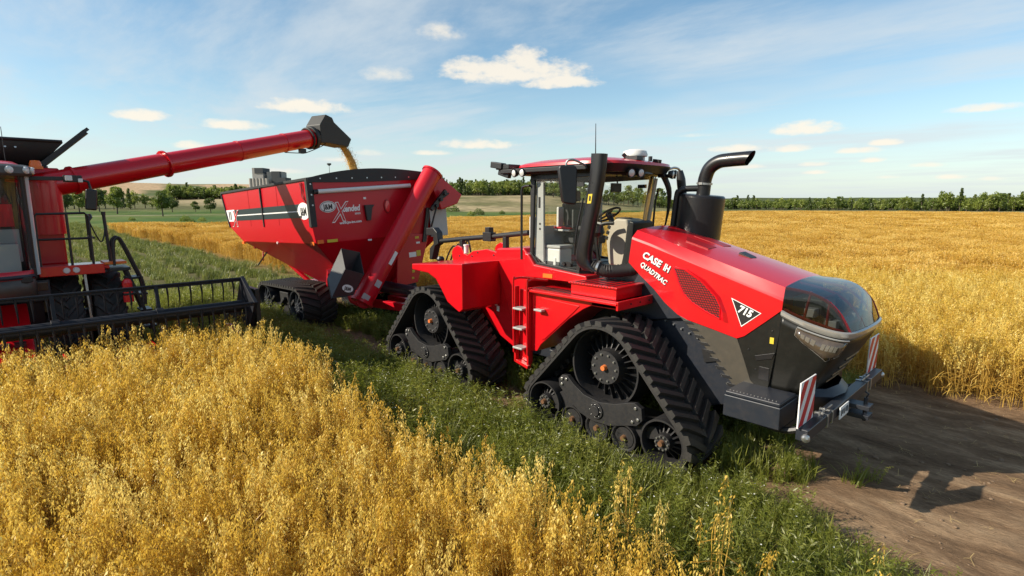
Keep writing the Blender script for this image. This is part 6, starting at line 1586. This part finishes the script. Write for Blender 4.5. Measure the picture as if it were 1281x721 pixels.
scatter('oat_field_middle', np.stack([x, y, np.zeros_like(x)], -1), rot, sc, ix, CO_MID, 'middle stretch of the golden oat field behind the tractor', 'oats')
x, y, d = gridpts(2.0, 56, 170, .5); rot, sc, ix = attrs(len(x), .01, .95, 1.08, 4, True); sc[:, 2] *= .90+.22*fastnoise(x, y, 3.0, 25)
scatter('oat_field_far', np.stack([x, y, np.zeros_like(x)], -1), rot, sc, ix, CO_FAR, 'far golden part of the oat field reaching the meadow', 'oats')
# --- green strip under and beside the tractor
x, y = jitter(-16, 6, -4.9, 4.6, 118)
soil = (x > 1.45+.35*np.sin(y*2.1)) & (y > -1.25-.16*(x-1.5)+.22*wob(x, seed=4))
patch = ((np.hypot((x-2.0)/.35, (y+.30)/.38) < 1) | (np.hypot((x-2.75)/.16, (y-.1)/.20) < 1) | (np.hypot((x-1.55)/.5, (y+.55)/.45) < 1))
rut = (np.abs(np.abs(y)-1.13) < .48+.08*np.sin(x*3)) & (x < 1.4)
far_ = (x < -4.5) & (y < -3.3+.2*wob(x))
k = (~soil | patch) & seen(x, y) & (y < fedge(x)-.05) & ~(rut & (RNG.random(len(x)) < .90)) & ~(far_ & (RNG.random(len(x)) < .6))
k &= RNG.random(len(x)) < np.clip(.35+1.1*fastnoise(x, y, .5, 31), 0, 1)
x, y = x[k], y[k]; rot, sc, ix = attrs(len(x), .14, .75, 1.25, 14); broad = np.clip(.08+.16*(x > .2)*(y < -.6)+.45*(x > 1.3)*(y > -1.3), 0, .8); pb = RNG.random(len(x)) < broad; ix = np.where(pb, 6+ix % 3, np.where((ix >= 6) & (ix < 9), ix+4, ix))
lush = np.exp(-((y+2.9)/1.0)**2); sc *= (.72+.42*lush+.25*fastnoise(x, y, .8, 32))[:, None]
rutk = np.abs(np.abs(y)-1.13) < .48; sc[rutk & (x < 1.4)] *= .5
scatter('meadow_grass', np.stack([x, y, np.full_like(x, -.02)], -1), rot, sc, ix, CO_GR, 'green grass and weeds with tiny white flowers along the tractor tracks', 'grass')
# --- regrowth rows on the cut ground behind the combine
x, y = jitter(-100, -6.2, -34, 3.4, 8.5)
d = np.hypot(x-CX0, y-CY0); rowm = .5+.5*np.cos(2*math.pi*(y+.25*np.sin(x*.21))/1.55)
k = seen(x, y, .10) & (y < fedge(x)-.2) & (RNG.random(len(x)) < np.clip(-.06+1.25*rowm*(.30+1.0*fastnoise(x, y, 1.7, 41)), 0, 1)) & ~((x > -16) & (y > -3.0))
x, y = x[k], y[k]; rot, sc, ix = attrs(len(x), .08, .7, 1.3, 6)
scatter('regrowth_rows', np.stack([x, y, hgt(x, y)-.03], -1), rot, sc, ix, CO_RE, 'pale green regrowth in rows on the cut ground between combine and cart', 'regrowth')

# --- far woods that read as one mass behind the single trees
CO_TR = coll('wood_tree', [o for o in PB+PC])
def wood(name, n, px0, px1, d0, d1, s0, s1, label):
    pts = []
    for i in range(n):
        px = rt_.uniform(px0, px1); d = rt_.uniform(d0, d1); xx, yy = polar(px, d); pts.append((xx, yy, float(hgt(np.array(xx), np.array(yy)))-.3))
    rot, sc, ix = attrs(n, .02, s0, s1, 5); ix = np.where(RNG.random(n) < .75, ix % 3, ix)
    scatter(name, pts, rot, sc, ix, CO_TR, label, 'wood')
wood('hill_wood', 260, 212, 310, 405, 455, .55, 1.15, 'dark wood massed on the ridge below the tan hill behind the cart tail')
wood('slope_wood', 420, 535, 700, 268, 350, .45, .95, 'dense wood massed on the slope behind the tractor cab')
wood('field_edge_wood', 520, 815, 1320, 246, 285, .30, .62, 'dense low wood massed along the far edge of the right oat field')
# --- clods, straw and small stones lying on the bare soil
SOILM = mat('soil_clod', (.20,.135,.085), .95, var=.35, vscale=12, bump=.4, bscale=90); STRAWM = mat('chopped_straw', (.55,.40,.16), .8, var=.25)
def clod(seed):
    r = random.Random(seed); b = bmesh.new(); bmesh.ops.create_icosphere(b, subdivisions=2, radius=.028)
    for v in b.verts: v.co *= r.uniform(.72,1.2); v.co.z *= .7
    P = PL(); P.v = [v.co.copy() for v in b.verts]; P.f = [tuple(v.index for v in f.verts) for f in b.faces]; P.m = [0]*len(P.f); b.free(); return P
def straw(seed):
    r = random.Random(seed); P = PL()
    for i in range(3): c = rdir(r)*.05*r.random()+Vector((0,0,.006+.004*i)); d = rdir(r); P.strip([c,c+d*r.uniform(.05,.16)+Vector((0,0,r.uniform(-.004,.01)))], [.0022,.0018], d.cross(Vector((0,0,1))), 1)
    return P
CO_LI = coll('soil_litter', [fin('c', clod(i), [SOILM,STRAWM]) for i in range(5)]+[fin('c', straw(i+9), [SOILM,STRAWM]) for i in range(4)])
x, y = jitter(-6, 9, -2.2, 5.2, 48); k = seen(x, y) & (RNG.random(len(x)) < np.clip(fastnoise(x, y, .7, 51)*1.4-.15, 0, 1)); x, y = x[k], y[k]
rot, sc, ix = attrs(len(x), .2, .25, 1.0, 9); sc *= RNG.uniform(.4, 1.15, len(x))[:, None]**2; sc[ix >= 5] = RNG.uniform(.3, .9, (int((ix >= 5).sum()), 1))
scatter('soil_litter', np.stack([x, y, np.full_like(x, -.008)+.012*(ix >= 5)], -1), rot, sc, ix, CO_LI, 'small soil clods and chopped straw lying on the bare dirt track', 'soil litter')
